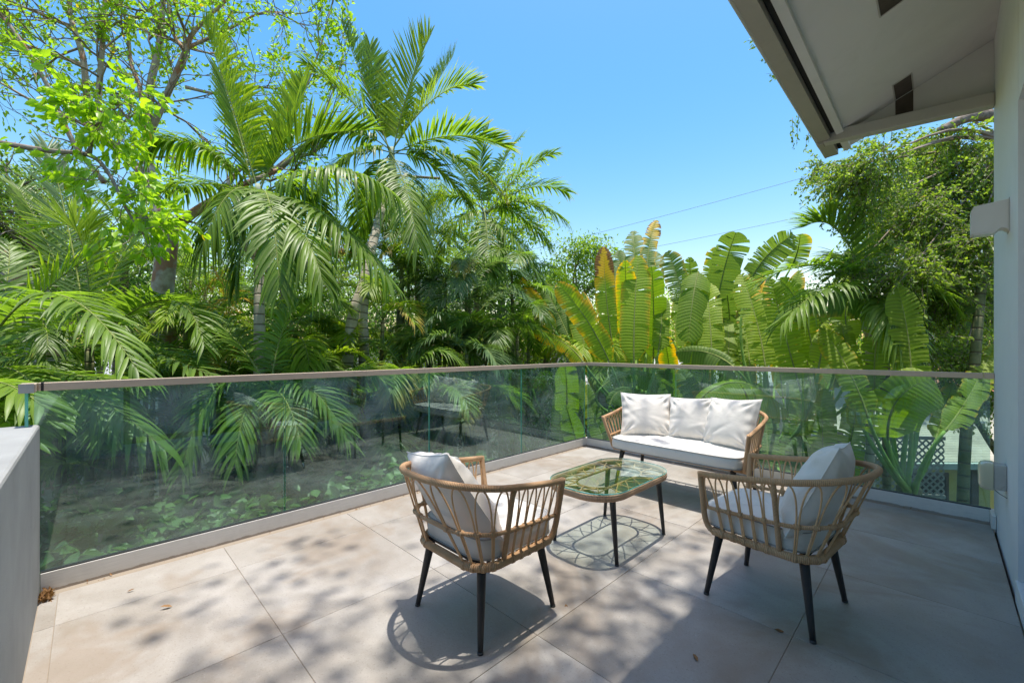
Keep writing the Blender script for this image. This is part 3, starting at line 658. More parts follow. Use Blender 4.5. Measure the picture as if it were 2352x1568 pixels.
# ------------------------------------------------------------------ plant generators
def frame_along(P,roll=0.0,ref=None):
    T=norm(np.gradient(P,axis=0)); up=np.array((0,0,1.))
    S=np.cross(T,up); h=np.linalg.norm(S,axis=1)
    if ref is None:
        hor=P[-1]-P[0]; hor=np.array((hor[0],hor[1],0)); hor=hor/max(np.linalg.norm(hor),1e-6); ref=np.cross(hor,up)
    ref=np.asarray(ref,float); S=np.where((h<.15)[:,None],ref[None],S)
    # keep one sense
    for i in range(len(S)):
        if np.dot(S[i],ref)<0: S[i]=-S[i]
    S=norm(S-T*np.sum(S*T,1,keepdims=True)); N=np.cross(S,T)
    if np.mean(N[:,2])<0: N=-N
    if roll:
        c,s=math.cos(roll),math.sin(roll); S,N=S*c+N*s,N*c-S*s
    return T,S,N
def frond_mesh(P0,P1,P2,nl,ll,w,vee=.35,droop=.25,roll=0.0,yel=0.0,seed=0,pet=.16,rr=.012,tint=0.0,st=6,a0=72,a1=28,ref=None,cluster=0.0):
    rg=np.random.default_rng(seed); n=26; P=bez(P0,P1,P2,n); T,S,N=frame_along(P,roll,ref)
    mb=MB(); add_tube(mb,P,np.linspace(rr,rr*.2,n),6,mi=1)
    tt=np.tile(np.linspace(0,1,nl),2); tt=np.clip(tt+rg.uniform(-.4,.4,2*nl)/nl,0,1); side=np.repeat((1.,-1.),nl); m=2*nl
    f=(pet+(1-pet)*tt)*(n-1); i0=np.clip(f.astype(int),0,n-2); fr=(f-i0)[:,None]
    p=P[i0]*(1-fr)+P[i0+1]*fr; t=norm(T[i0]*(1-fr)+T[i0+1]*fr); s=norm(S[i0]*(1-fr)+S[i0+1]*fr); nn=norm(np.cross(s,t)); 
    nn=np.where((np.sum(nn*N[i0],1)<0)[:,None],-nn,nn)
    l=ll*(.30+.70*np.sin(np.pi*np.clip(.12+.80*tt,0,1))**.8)*rg.uniform(.84,1.08,m)*np.where(rg.uniform(0,1,m)<.05,rg.uniform(.3,.7,m),1)
    a=np.radians(a0+(a1-a0)*tt**1.1+rg.uniform(-9,9,m))[:,None]; v=(vee+rg.uniform(-.16,.16,m)+cluster*rg.choice((-1,0,1),m))[:,None]
    sd=side[:,None]
    d=norm(t*np.cos(a)+sd*s*np.sin(a)*np.cos(v)+nn*np.sin(a)*np.sin(v))
    nb=norm(nn-d*np.sum(nn*d,1,keepdims=True)); wd=np.cross(nb,d)
    u=np.linspace(0,1,st); dr=(droop*rg.uniform(.5,1.5,m))
    C=p[:,None]+d[:,None]*(l[:,None]*u)[...,None]; 
    k=dr[:,None]*l[:,None]*u**2.2; C[...,2]-=k
    # shorten so that drooping leaflets do not stretch
    C-=d[:,None]*(k*.35)[...,None]
    prof=np.interp(u,[0,.12,.4,.7,.9,1],[.35,.8,1,.72,.36,.03])*w*rg.uniform(.85,1.15,m)[:,None]
    L=C+wd[:,None]*prof[...,None]*.5; Rr=C-wd[:,None]*prof[...,None]*.5; Cm=C-nb[:,None]*(prof*.16)[...,None]
    V=np.stack([L,Cm,Rr],2).reshape(-1,3)
    q=np.arange(m)[:,None]*st*3+np.arange(st-1)[None,:]*3; q=q.reshape(-1)
    F=np.vstack([np.stack([q,q+1,q+4,q+3],1),np.stack([q+1,q+2,q+5,q+4],1)])
    ti=np.repeat(np.clip(rg.uniform(.2,.8,m)+tint,0,1),st*3)
    yl=np.clip(yel*(.35+.65*tt)+rg.uniform(-.12,.12,m),0,1); e=np.repeat((yl[:,None]*(.25+.95*u[None]**1.5)),3,axis=1).reshape(-1)
    brown=np.repeat(rg.uniform(0,1,m)<.10*min(1,yel*3+.15),st*3)*np.tile(np.repeat(u**6,3),m)*.9
    mb.add(V,F,0,tint=ti,edge=np.clip(np.maximum(e,brown),0,1))
    return mb
def add_frond(parent,matn,*a,**k):
    mb=frond_mesh(*a,**k); return mb.build('frond',[M[matn],M['rachis']],parent)
def trunk_tube(name,pts,r0,r1,matn,parent,sides=12,n=40,flare=1.25):
    P=smooth_path(pts,n); rad=np.linspace(r0,r1,len(P)); rad[:4]*=np.linspace(flare,1,4); mb=MB(); add_tube(mb,P,rad,sides); return mb.build(name,M[matn],parent)
def inflorescence(parent,p,n,size,seed,matn='flower'):
    rg=np.random.default_rng(seed); mb=MB(); p=np.asarray(p,float)
    for k in range(n):
        d=norm(rg.normal(0,1,3)+(0,0,-.5)); q=p+d*size*.45; add_tube(mb,bez(p,q+(0,0,size*.15),q+d*size*.35+(0,0,-size*.30),6),.005,4)
        for j in range(4):
            e=q+norm(rg.normal(0,1,3)+(0,0,-.7))*size*.4; add_tube(mb,[q,(q+e)/2+(0,0,.02),e],.0035,3)
    return mb.build('flower_stalk',M[matn],parent)

# tall palms: crown point, fronds as (control, tip) in photograph columns/rows with depth offsets
def tall_palm(label,name,crown,D,trunk_pts,fr,ll,w,matn='palm',nl=46,shaft=.55,tr=.075,yel=0.0,seed=0,droop=.3,vee=.35,group='tall feather palms'):
    c=at(*crown,D); base=np.array(trunk_pts[0]); t=empty(name,(0,0,0)); tag(t,label,'palm tree',group)
    trunk_tube('trunk',trunk_pts+[c-(0,0,shaft)],tr*1.15,tr*.8,'ringtrunk',t)
    P=[c-(0,0,shaft*1.04),c-(0,0,shaft*.6),c-(0,0,shaft*.25),c+(0,0,.10)]; mb=MB(); Q=smooth_path(P,14); add_tube(mb,Q,np.interp(np.linspace(0,1,len(Q)),[0,.3,1],[tr*.95,tr*1.2,tr*.45]),12); mb.build('crownshaft',M['shaft'],t)
    for k,(cx,cy_,tx,ty,dc,dt,*o) in enumerate(fr):
        kw=dict(o[0]) if o else {}; y_=kw.pop('yel',yel)
        r_=R.uniform(-.05,.05)
        p0=c+np.array((R.uniform(-.04,.04),R.uniform(-.04,.04),R.uniform(-.12,.05)))
        add_frond(t,kw.pop('mat',matn),p0,at(cx,cy_,D+dc),at(tx,ty,D+dt),kw.pop('nl',nl),kw.pop('ll',ll),kw.pop('w',w),vee=kw.pop('vee',vee),droop=kw.pop('droop',droop),yel=y_,seed=seed+k*7,**kw)
    return t
def gp(x,y,d,z=GROUND):
    p=at(x,y,d); p[2]=z; return p
p1=tall_palm('tall palm with broad glossy drooping fronds in front of the branching lime tree','feather_palm',(592,440),5.6,[gp(598,900,5.3),at(596,850,5.3),at(595,640,5.4)],[
 (545,270,468,55,.0,-.1,dict(vee=.9,ll=.62,droop=.1,mat='palmlime')),(640,300,835,300,.3,.4,dict(vee=.75,ll=.66,droop=.08)),(775,330,910,450,-.3,-.5,dict(droop=.85,vee=.15)),
 (735,430,893,640,-.5,-.8,dict(droop=.55,vee=.1)),(625,415,642,655,-1.1,-1.3,dict(droop=.5,vee=.05,ll=.52)),(455,285,338,330,-.2,-.3,dict(droop=.6,vee=.2)),
 (520,390,462,575,-.6,-.8,dict(droop=.8,vee=.1)),(560,330,505,170,.5,.7,dict(droop=.15,vee=.6)),(470,400,380,440,.6,1.0,dict(droop=.6)),(690,380,760,520,.5,.9,dict(droop=.7)),(660,330,700,190,.6,.9,dict(vee=.7,droop=.05,mat='palmlime')),
 (560,460,545,640,-.2,-.2,dict(droop=.6)),(690,470,740,640,-.9,-1.1,dict(droop=.7))],.60,.040,nl=64,tr=.065,seed=100)
p2=tall_palm('tallest feather palm with pale crownshaft and yellowing frond tips against the sky','feather_palm',(900,352),7.2,[gp(785,900,6.1),at(798,835,6.1),at(838,640,6.3),at(872,500,6.8)],[
 (850,225,785,58,.0,.0,dict(vee=.8,droop=.05)),(810,215,702,148,-.1,-.2,dict(vee=.3,droop=.25)),(925,215,985,85,-.3,-.4,dict(vee=.75,droop=.03,yel=.35,mat='palmlime')),
 (1000,185,1085,195,.3,.5,dict(vee=.35,droop=.12,yel=.45,mat='palmlime')),(1030,280,1160,335,-.2,-.3,dict(vee=.4,droop=.12,yel=.55)),(1040,320,1140,425,-.5,-.7,dict(vee=.1,droop=.3,yel=.6)),
 (1000,350,1080,470,.2,.3,dict(droop=.4,yel=.3)),(785,250,685,350,-.4,-.6,dict(droop=.55)),(800,310,735,440,-.7,-1.0,dict(droop=.6)),(870,270,850,110,.6,.9,dict(vee=.6,droop=.05)),
 (960,260,1040,130,.6,.9,dict(vee=.6,droop=.05,yel=.4)),(930,390,960,560,-.9,-1.2,dict(droop=.5,vee=.1)),(850,400,820,560,.4,.6,dict(droop=.6))],.64,.036,nl=70,tr=.075,seed=200,yel=.22)
p3=tall_palm('feather palm with thin grey leaflets standing behind the glass corner','feather_palm',(1112,490),9.2,[gp(1090,900,9.4),at(1092,830,9.4),at(1098,640,9.3)],[
 (1190,380,1270,352,.0,.0,{}),(1140,370,1195,318,.3,.5,{}),(1090,380,1120,300,.3,.4,dict(vee=.6)),(1190,430,1292,500,-.3,-.5,dict(droop=.5)),(1180,520,1240,640,-.6,-.9,dict(droop=.6,ll=.6)),
 (1040,420,985,470,-.2,-.2,dict(droop=.45)),(1050,470,1010,590,-.5,-.8,dict(droop=.6)),(1060,390,1030,350,.3,.5,{}),(1220,400,1300,440,.4,.6,dict(yel=.4)),(1120,540,1130,660,-.8,-1.0,dict(droop=.6)),(1170,450,1260,560,.4,.5,dict(droop=.5))],.66,.036,nl=62,tr=.07,seed=300,yel=.18)
p4=tall_palm('feather palm rising behind the banana-like leaves, half hidden by the small-leaved tree','feather_palm',(1990,660),5.7,[gp(2000,1000,5.9),at(1998,850,5.9)],[
 (1935,470,1850,520,.0,.0,dict(vee=.7,droop=.1)),(1880,560,1745,650,-.2,-.3,dict(droop=.2,vee=.25,yel=.25)),(1900,620,1800,740,-.5,-.7,dict(droop=.5)),(2060,520,2120,560,.0,.1,{}),(2000,500,1985,430,.4,.6,dict(vee=.6)),
 (2080,600,2170,690,-.4,-.5,dict(droop=.5)),(1960,560,1900,600,.5,.7,{}),(2040,680,2080,800,-.6,-.8,dict(droop=.6))],.52,.038,nl=48,tr=.05,seed=400)
p5=tall_palm('yellow-tipped palm peeking out behind the small-leaved tree under the eaves','feather_palm',(2140,470),10.5,[gp(2140,1000,10.6),at(2140,850,10.6)],[
 (2110,400,2080,350,0,0,{}),(2150,380,2170,320,0,0,{}),(2080,420,2030,430,0,0,{}),(2190,420,2240,420,0,0,{}),(2120,370,2130,330,.5,.6,{})],.7,.05,nl=30,tr=.07,seed=450,yel=.75,matn='palmlime')
mb=MB()
add_tube(mb,smooth_path([gp(846,930,6.4),at(836,835,6.4),at(834,720,6.5),at(850,560,6.8)],24),np.linspace(.085,.065,24),10)
o=mb.build('ringed_palm',M['ringtrunk']); tag(o,'bare ringed palm trunk crossing close behind the tallest feather palm','palm trunk')
inflorescence(p1,at(520,690,6.3),16,.55,5); inflorescence(p1,at(500,640,6.4),12,.45,6); inflorescence(p2,at(780,590,7.6),14,.5,8)

# near palms on the fence's far side: explicit fronds
def frond_palm(label,name,stem_base,stem_top,sr,fr,matn,group,seed,stemmat='darktrunk'):
    t=empty(name,(0,0,0)); tag(t,label,'palm tree',group)
    trunk_tube('trunk',[stem_base,(np.array(stem_base)+np.array(stem_top))/2,stem_top],sr,sr*.75,stemmat,t,10,20)
    for k,(b,c_,tp,kw) in enumerate(fr):
        kw=dict(kw); add_frond(t,kw.pop('mat',matn),np.array(stem_top) if b is None else at(*b),at(*c_),at(*tp),kw.pop('nl',44),kw.pop('ll',.5),kw.pop('w',.034),seed=seed+k*5,**kw)
    return t
frond_palm('near palm whose big glossy frond arches over the end of the handrail','areca_palm',gp(-60,900,3.7),at(-60,860,3.7),.06,[
 (None,(95,500,3.5),(315,850,3.1),dict(ll=.46,w=.032,droop=.35,nl=60,vee=.25,tint=.15)),
 (None,(90,640,3.9),(260,560,4.3),dict(ll=.5,w=.036,droop=.15,vee=.4,mat='palmlime')),
 (None,(120,790,3.4),(375,1030,3.25),dict(ll=.45,w=.034,droop=.55,vee=.1,nl=52)),
 (None,(-30,700,3.9),(-90,560,4.1),dict(ll=.5)),(None,(30,690,4.1),(20,560,4.6),dict(ll=.45)),
 (None,(60,800,3.3),(110,960,2.95),dict(ll=.42,w=.045,droop=.3,vee=.1,mat='palm',tint=.1)),
 (None,(150,850,3.5),(330,880,3.6),dict(ll=.36,w=.036,droop=.3,vee=.2))],'areca','palms close behind the glass',500)
frond_palm('low palm with wide pale leaflets at the picture edge beside the parapet','areca_palm',gp(-140,980,3.0),at(-120,930,3.0),.05,[
 (None,(-40,820,2.9),(95,930,2.75),dict(ll=.40,w=.050,droop=.35,vee=.15,mat='palm',nl=26)),(None,(-60,880,2.9),(60,1010,2.7),dict(ll=.38,w=.05,droop=.4,mat='palm',nl=24)),
 (None,(-90,800,3.1),(-20,760,3.4),dict(ll=.4,w=.045,nl=26)),(None,(-60,930,2.9),(30,990,2.9),dict(ll=.4,w=.05,droop=.4,nl=24))],'palm','palms close behind the glass',540)
frond_palm('palm with one upright fan-like sunlit frond curling at its tip','areca_palm',gp(205,900,5.2),at(205,800,5.2),.06,[
 (None,(215,480,5.1),(130,520,5.0),dict(ll=.68,w=.032,droop=.05,vee=.5,mat='palmlime',nl=56,roll=.3)),
 (None,(120,560,5.6),(40,430,5.9),dict(ll=.55,w=.034,vee=.5,droop=.1,nl=50)),(None,(160,500,5.8),(110,340,6.2),dict(ll=.6,w=.034,vee=.5,droop=.05,mat='arecagrey',nl=50)),
 (None,(420,580,4.7),(468,790,4.4),dict(ll=.46,w=.032,droop=.25,vee=.5,nl=50)),(None,(330,650,5.0),(430,700,4.9),dict(ll=.55,w=.034,droop=.2)),
 (None,(260,760,4.6),(480,860,4.2),dict(ll=.6,w=.034,droop=.2,vee=.2,nl=40)),(None,(250,600,5.6),(330,520,6.0),dict(ll=.5,w=.032,vee=.4))],'areca','palms close behind the glass',560)
frond_palm('palm hanging its dark fronds behind the glass near the pool','areca_palm',gp(620,1000,4.6),at(620,905,4.6),.05,[
 (None,(480,800,4.3),(420,1075,3.9),dict(ll=.42,w=.030,droop=.4,nl=44)),(None,(700,820,4.4),(800,1010,4.2),dict(ll=.42,w=.03,droop=.4,nl=44)),
 (None,(560,870,4.2),(540,1060,3.9),dict(ll=.40,w=.03,droop=.45)),(None,(540,740,4.7),(450,720,4.8),dict(ll=.46,w=.03)),(None,(640,720,4.8),(700,690,4.9),dict(ll=.46,w=.03)),
 (None,(650,870,4.1),(690,1010,3.9),dict(ll=.4,w=.03,droop=.4))],'areca','palms close behind the glass',580)

# areca clumps: several thin stems with arching fine fronds
def areca(label,x,y,d,n,L,matn,seed,spread=1.0,up=.9,stems=3,ll=.42,yel=.05,w=.023,zdrop=1.2):
    rg=random.Random(seed); t=empty('areca_palm',(0,0,0)); tag(t,label,'palm tree','areca palm clumps in the garden')
    c=at(x,y,d); tops=[]
    for k in range(stems):
        off=np.array((rg.uniform(-.35,.35),rg.uniform(-.35,.35),rg.uniform(-.55,.25))); tp=c+off; tops.append(tp)
        b=np.array((c[0]+off[0]*.3,c[1]+off[1]*.3,GROUND)); trunk_tube('stem',[b,(b+tp)/2+off*.1,tp],.045,.03,'darktrunk',t,7,14)
    for k in range(n):
        tp=tops[k%stems]; az=2*math.pi*(k/n)+rg.uniform(-.5,.5); el=rg.uniform(.35,1.25)*up; Lk=L*rg.uniform(.75,1.15)
        h=np.array((math.cos(az),math.sin(az),0)); c1_=tp+h*Lk*.42*math.cos(el)*spread*1.1+np.array((0,0,Lk*.62*math.sin(el)+.08)); tip=tp+h*Lk*.80*spread*(.55+.45*math.cos(el))+np.array((0,0,Lk*(.75*math.sin(el)-.42)))
        add_frond(t,matn,tp,c1_,tip,rg.choice((52,58,64)),ll*rg.uniform(.85,1.15),w,vee=rg.uniform(.2,.55),droop=rg.uniform(.2,.5),yel=(yel*rg.uniform(0,2) if rg.random()>.07 else .9),seed=seed*31+k,roll=rg.uniform(-.25,.25),tint=rg.uniform(-.15,.25),rr=.009,st=5)
    return t
areca('dark areca palm filling the gap beside the big reddish trunk',330,790,6.4,11,1.5,'areca',21)
areca('areca palm with shaded fronds arching left of the ringed trunk pair',690,790,6.2,13,1.5,'areca',22,yel=.15)
areca('areca palm with long curved sunlit fronds before the ringed trunk pair',815,760,6.6,11,1.4,'palmlime',23,yel=.25)
areca('areca palm whose fronds brush the handrail in the middle of the fence',930,860,6.4,12,1.3,'areca',24)
areca('grey-green areca palm standing tall behind the middle of the fence',1000,660,8.2,12,1.8,'arecagrey',25,up=1.1)
areca('grey-green areca palm spreading wide below the thin-leaved feather palm',1095,690,8.0,12,1.7,'arecagrey',26)
areca('areca palm with brown-tipped fronds beside the glass corner',1165,800,7.2,12,1.4,'areca',27,yel=.25)
areca('tall dark areca palm in front of the hanging feathery tree',960,560,9.0,10,1.7,'areca',28)
areca('areca palm low behind the glass under the middle panes',1010,930,6.2,10,1.2,'areca',29,yel=.4)
areca('areca palm deep in shade behind the first glass pane',180,900,5.6,10,1.5,'areca',30)
areca('areca palm with orange flower stalks between the two tall palms',560,800,7.0,12,1.5,'areca',31,yel=.2)
areca('areca palm in the far corner of the garden at the picture edge',60,640,8.0,12,1.9,'areca',32)
areca('areca palm behind the leaning reddish trunk',110,480,9.5,12,2.0,'arecagrey',33)
areca('areca palm far behind among the lime branches',430,640,9.0,12,1.8,'areca',34)
areca('small areca palm at the foot of the glass near the pool',780,940,5.6,10,1.1,'areca',35,yel=.3)

for k,(x,y,d,n,L,mn,lab,kw) in enumerate((
 (470,730,6.6,12,1.4,'palmlime','areca palm with sunlit fronds just right of the reddish trunk',{}),
 (640,700,7.6,12,1.5,'areca','areca palm behind the orange flower stalks of the first tall palm',dict(yel=.3)),
 (880,650,8.0,12,1.6,'areca','areca palm rising behind the ringed trunk pair',{}),
 (740,850,5.8,12,1.2,'palmlime','bright low areca palm leaning on the handrail before the ringed trunks',dict(yel=.1)),
 (1060,820,6.8,12,1.3,'arecagrey','grey-green low areca palm behind the handrail near the glass corner',{}),
 (1190,660,9.0,12,1.6,'areca','areca palm between the thin-leaved palm and the paddle leaves',dict(yel=.2)),
 (1000,780,7.4,12,1.4,'areca','mid green areca palm in the middle of the palm row',dict(yel=.1)),
 (280,560,8.6,12,1.8,'palmlime','sunlit areca palm high behind the near palm fronds',{}),
 (20,820,4.8,12,1.5,'areca','dense areca palm at the picture edge above the parapet',{}),
 (430,900,5.2,12,1.2,'areca','shaded areca palm behind the first glass pane joint',dict(yel=.1)),
 (260,960,4.6,10,1.2,'areca','dark areca palm hanging low behind the first glass pane',{}),
 (900,960,6.0,11,1.1,'areca','dark areca palm low behind the second glass pane',dict(yel=.3)),
 (1120,900,6.6,11,1.1,'areca','areca palm with yellowing fronds behind the glass near the sofa reflection',dict(yel=.5)),
 (660,980,5.0,11,1.1,'areca','dark areca palm low behind the glass beside the pool',dict(yel=.15)),
 (1340,800,8.6,10,1.3,'palmlime','yellow-green areca palm behind the corner of the handrail',dict(yel=.4)))):
    areca(lab,x,y,d,n,L,mn,700+k,**kw)
# ------------------------------------------------------------------ leafy trees
def leaf_batch(mb,P,size,D=None,up=.4,seed=0,tint=0.0,asp=.5,yel=0.0,mi=0,hexa=True,flat=0.0):
    rg=np.random.default_rng(seed); n=len(P); P=np.asarray(P,float)
    d=rg.normal(0,1,(n,3)) if D is None else D+rg.normal(0,.45,(n,3)); d[:,2]-=up*.5; d=norm(d)
    nn=rg.normal(0,1,(n,3))*(1-flat); nn[:,2]+=.9; nn=norm(nn-d*np.sum(nn*d,1,keepdims=True)); w=np.cross(nn,d)
    l=(size*rg.uniform(.6,1.25,n))[:,None]; h=l*asp*.5; fold=nn*h*.35
    b=P; t=P+d*l-nn*l*.10
    if hexa:
        V=np.stack([b,b+d*l*.33+w*h+fold,b+d*l*.72+w*h*.72+fold*.6,t,b+d*l*.72-w*h*.72+fold*.6,b+d*l*.33-w*h+fold],1).reshape(-1,3); k=6
        q=np.arange(n)*6; F=np.vstack([np.stack([q,q+1,q+2,q+3],1),np.stack([q,q+3,q+4,q+5],1)])
    else:
        V=np.stack([b,b+d*l*.45+w*h+fold,t,b+d*l*.45-w*h+fold],1).reshape(-1,3); k=4; q=np.arange(n)*4
        F=np.vstack([np.stack([q,q+1,q+2],1),np.stack([q,q+2,q+3],1)])
    ti=np.repeat(np.clip(rg.uniform(0,1,n)*.8+tint,0,1),k); e=np.repeat((rg.uniform(0,1,n)<yel)*rg.uniform(.5,.9,n),k)
    mb.add(V,F,mi,tint=ti,edge=e)
def grow(mb,start,dirv,L,r,depth,rg,tips,spread=.6,up=.15,kids=(2,4),sag=0.0,sides=5,wig=.18,short=.62):
    n=5; P=[np.array(start,float)]; d=norm(np.array(dirv,float))
    for k in range(n):
        d=norm(d+rg.normal(0,wig,3)+np.array((0,0,up-sag*k/n))*.3); P.append(P[-1]+d*L/n)
    P=np.array(P); add_tube(mb,P,np.linspace(r,r*.55,len(P)),sides)
    if depth==0:
        tips.append((P,d)); return
    m=rg.integers(kids[0],kids[1]+1)
    for k in range(m):
        i=rg.integers(2,len(P)); nd_=norm(d+rg.normal(0,spread,3)); grow(mb,P[i],nd_,L*short*rg.uniform(.7,1.2),max(r*.55,.0022),depth-1,rg,tips,spread,up,kids,sag,max(4,sides-1),wig,short)
    tips.append((P[-3:],d))
def tips_to_leaves(tips,rg,per,scatter):
    out=[];dd=[]
    for P,d in tips:
        k=rg.poisson(per)
        if k==0: continue
        t=rg.uniform(.25,1.0,k)**.7*(len(P)-1); i=np.clip(t.astype(int),0,len(P)-2); f=(t-i)[:,None]
        out.append(P[i]*(1-f)+P[i+1]*f+rg.normal(0,scatter,(k,3))); dd.append(np.repeat(d[None],k,0))
    return np.vstack(out),np.vstack(dd)

# the big branching tree: hand-placed limbs, twigs grown from them
rg=np.random.default_rng(77)
gt=empty('lime_leaved_tree',(0,0,0)); tag(gt,'big branching tree with peeling reddish trunk and sparse lime green leaves','tree')
TRK=[gp(400,1000,6.9),at(392,900,6.9),at(372,720,6.9),at(380,600,6.9),at(388,535,6.9)]
trunk_tube('trunk',TRK,.18,.135,'gumbo',gt,14,40,1.35)
limbs=[([(388,540,6.9),(430,500,6.8),(500,455,6.7),(570,420,6.8),(640,390,7.0)],.12,.05),
 ([(385,545,6.9),(352,440,7.1),(338,320,7.3),(345,200,7.4),(366,100,7.5),(376,-20,7.6)],.13,.055),
 ([(345,300,7.3),(380,225,7.2),(425,120,7.2),(448,70,7.2),(530,-10,7.2)],.085,.035),
 ([(425,120,7.2),(395,70,7.3),(385,0,7.3)],.05,.03),
 ([(352,430,7.1),(290,360,7.4),(215,300,7.6),(200,230,7.8),(190,130,7.8),(160,30,7.9),(165,-40,8.0)],.10,.05),
 ([(222,310,7.6),(228,200,7.7),(236,90,7.7),(244,-30,7.8)],.07,.05),
 ([(195,150,7.8),(120,125,7.6),(50,105,7.4),(-40,88,7.3)],.05,.03),
 ([(160,60,7.9),(110,40,7.8),(40,10,7.7)],.05,.025),
 ([(345,300,7.3),(320,200,7.8),(300,140,8.0),(290,50,8.0),(260,-20,8.1)],.06,.03),
 ([(500,455,6.7),(560,380,7.0),(640,330,7.3),(690,230,7.6),(735,110,7.8),(760,20,7.9)],.055,.014),
 ([(430,110,7.2),(520,70,7.4),(600,30,7.6),(660,30,7.7)],.04,.012),
 ([(425,200,7.2),(500,215,7.5),(560,200,7.8),(640,205,8.0)],.04,.012),
 ([(240,420,7.4),(170,330,7.2),(100,180,7.0),(30,70,6.8),(-20,10,6.8)],.06,.03),
 ([(300,350,7.4),(200,290,7.0),(90,240,6.8),(0,190,6.6)],.05,.02),
 ([(620,395,7.0),(720,310,7.4),(760,220,7.7),(790,120,7.9)],.03,.01),
 ([(500,455,6.7),(560,560,7.2),(650,640,7.6),(720,600,7.7),(790,575,7.7)],.11,.07)]
tips=[]; 
for pts,r0,r1 in limbs:
    P=smooth_path([at(*q) for q in pts],30); mb=MB(); add_tube(mb,P,np.linspace(r0*.72,r1*.72,len(P)),9); mb.build('limb',M['gumbo'],gt)
tw=MB()
for pts,r0,r1 in limbs[:-1]:
    P=smooth_path([at(*q) for q in pts],30)
    for k in range(11):
        i=rg.integers(8,30) if len(P)>=30 else rg.integers(5,len(P)); i=min(i,len(P)-1); d=norm(P[min(i+1,len(P)-1)]-P[i-1]); sd_=norm(rg.normal(0,1,3)+d*.8+(0,0,.2))
        grow(tw,P[i],sd_,rg.uniform(.6,1.15),max(.009,r1*.42),2,rg,tips,.6,.15,(2,3))
    grow(tw,P[-1],norm(P[-1]-P[-3]),.8,r1*.9,2,rg,tips,.55,.2,(2,4))
tw.build('twigs',M['twig'],gt)
LP,LD=tips_to_leaves(tips,rg,7,.04); mb=MB(); leaf_batch(mb,LP,.085,LD,.9,1,.1,.50,.03)
mb.build('crown',M['lime'],gt)
# near hanging branch with larger lime leaves
nb_=[]; tw=MB(); pts=[(-60,318,4.3),(100,345,4.3),(205,357,4.3),(250,400,4.25),(290,480,4.2),(330,540,4.2)]
P=smooth_path([at(*q) for q in pts],36); add_tube(tw,P,np.linspace(.030,.008,len(P)),8)
P2=smooth_path([at(205,357,4.3),at(215,300,4.3),at(240,270,4.3),at(300,225,4.3)],18); add_tube(tw,P2,np.linspace(.02,.006,len(P2)),7)
for Q,k0,k1,cnt in ((P,18,35,26),(P2,4,17,26)):
    for k in range(cnt):
        i=min(rg.integers(k0,k1),len(Q)-2); grow(tw,Q[i],norm(rg.normal(0,1,3)*(.8,.8,.5)+np.array((.25,.2,-.1))),rg.uniform(.22,.42),.005,1,rg,nb_,.6,-.1,(2,3),short=.7)
tw.build('hanging_branch',M['twig'],gt)
LP,LD=tips_to_leaves(nb_,rg,8,.025); mb=MB(); leaf_batch(mb,LP,.095,LD,1.0,2,.25,.55,.01); mb.build('leaves',M['lime'],gt)
# the limb that reaches over the terrace and dapples it
tw=MB(); mb=MB(); P=smooth_path([at(376,-20,7.6),at(420,-260,7.2),np.array((-1.5,-5.9,10.6)),np.array((1.0,-5.7,10.6)),np.array((2.45,-4.3,10.5)),np.array((2.6,-2.2,10.3)),np.array((2.5,-.4,10.2))],48); add_tube(tw,P,np.linspace(.05,.008,len(P)),8)
spots=[(rg.uniform(1.05,2.5),rg.uniform(-4.9,-2.3)) for k in range(34)]+[(rg.uniform(1.15,2.5),rg.uniform(-2.3,-.7)) for k in range(13)]+[(rg.uniform(.25,1.0),rg.uniform(-4.7,-2.8)) for k in range(4)]+[(rg.uniform(2.05,2.5),rg.uniform(-4.9,-1.0)) for k in range(18)]+[(rg.uniform(1.65,2.52),rg.uniform(-5.0,-2.45)) for k in range(30)]+[(rg.uniform(2.2,2.52),rg.uniform(-4.1,-2.5)) for k in range(14)]
for k,(x,y) in enumerate(spots):
    c=np.array((x+.165,y+.80,10.2+rg.uniform(-.5,.5))); q=P[np.argmin(np.linalg.norm(P-c,axis=1))]
    add_tube(tw,smooth_path([q,(q+c)/2+rg.normal(0,.08,3),c],8),np.linspace(.006,.003,8),4)
    m_=rg.integers(9,24); leaf_batch(mb,c+rg.normal(0,1,(m_,3))*np.array((.16,.16,.10))*rg.uniform(.6,1.5),.11,rg.normal(0,1,(m_,3)),.5,300+k,.1,.55)
tw.build('overhanging_limb',M['twig'],gt); mb.build('overhanging_leaves',M['lime'],gt)

# second, leaning trunk at the edge of the picture
lt=empty('leaning_tree',(0,0,0)); tag(lt,'tree with a thick leaning reddish trunk at the far left edge','tree')
trunk_tube('trunk',[gp(130,900,7.4),at(105,780,7.4),at(80,720,7.4),at(40,640,7.3),at(-30,560,7.2),at(-90,440,7.2)],.26,.16,'gumbo',lt,12,40)
trunk_tube('limb',[at(85,725,7.4),at(95,660,7.5),at(60,520,7.7),at(40,430,7.8)],.11,.05,'gumbo',lt,9,20)
tips=[]; tw=MB()
for q in ((60,520,7.7),(40,430,7.8),(-30,560,7.2),(-60,500,7.2),(75,600,7.6)):
    for k in range(6): grow(tw,at(*q),norm(rg.normal(0,1,3)+(0,0,.4)),rg.uniform(.7,1.2),.02,2,rg,tips,.6,.1,(2,3))
tw.build('twigs',M['twig'],lt); LP,LD=tips_to_leaves(tips,rg,9,.06); mb=MB(); leaf_batch(mb,LP,.085,LD,.7,4,.0,.5); mb.build('crown',M['bg'],lt)

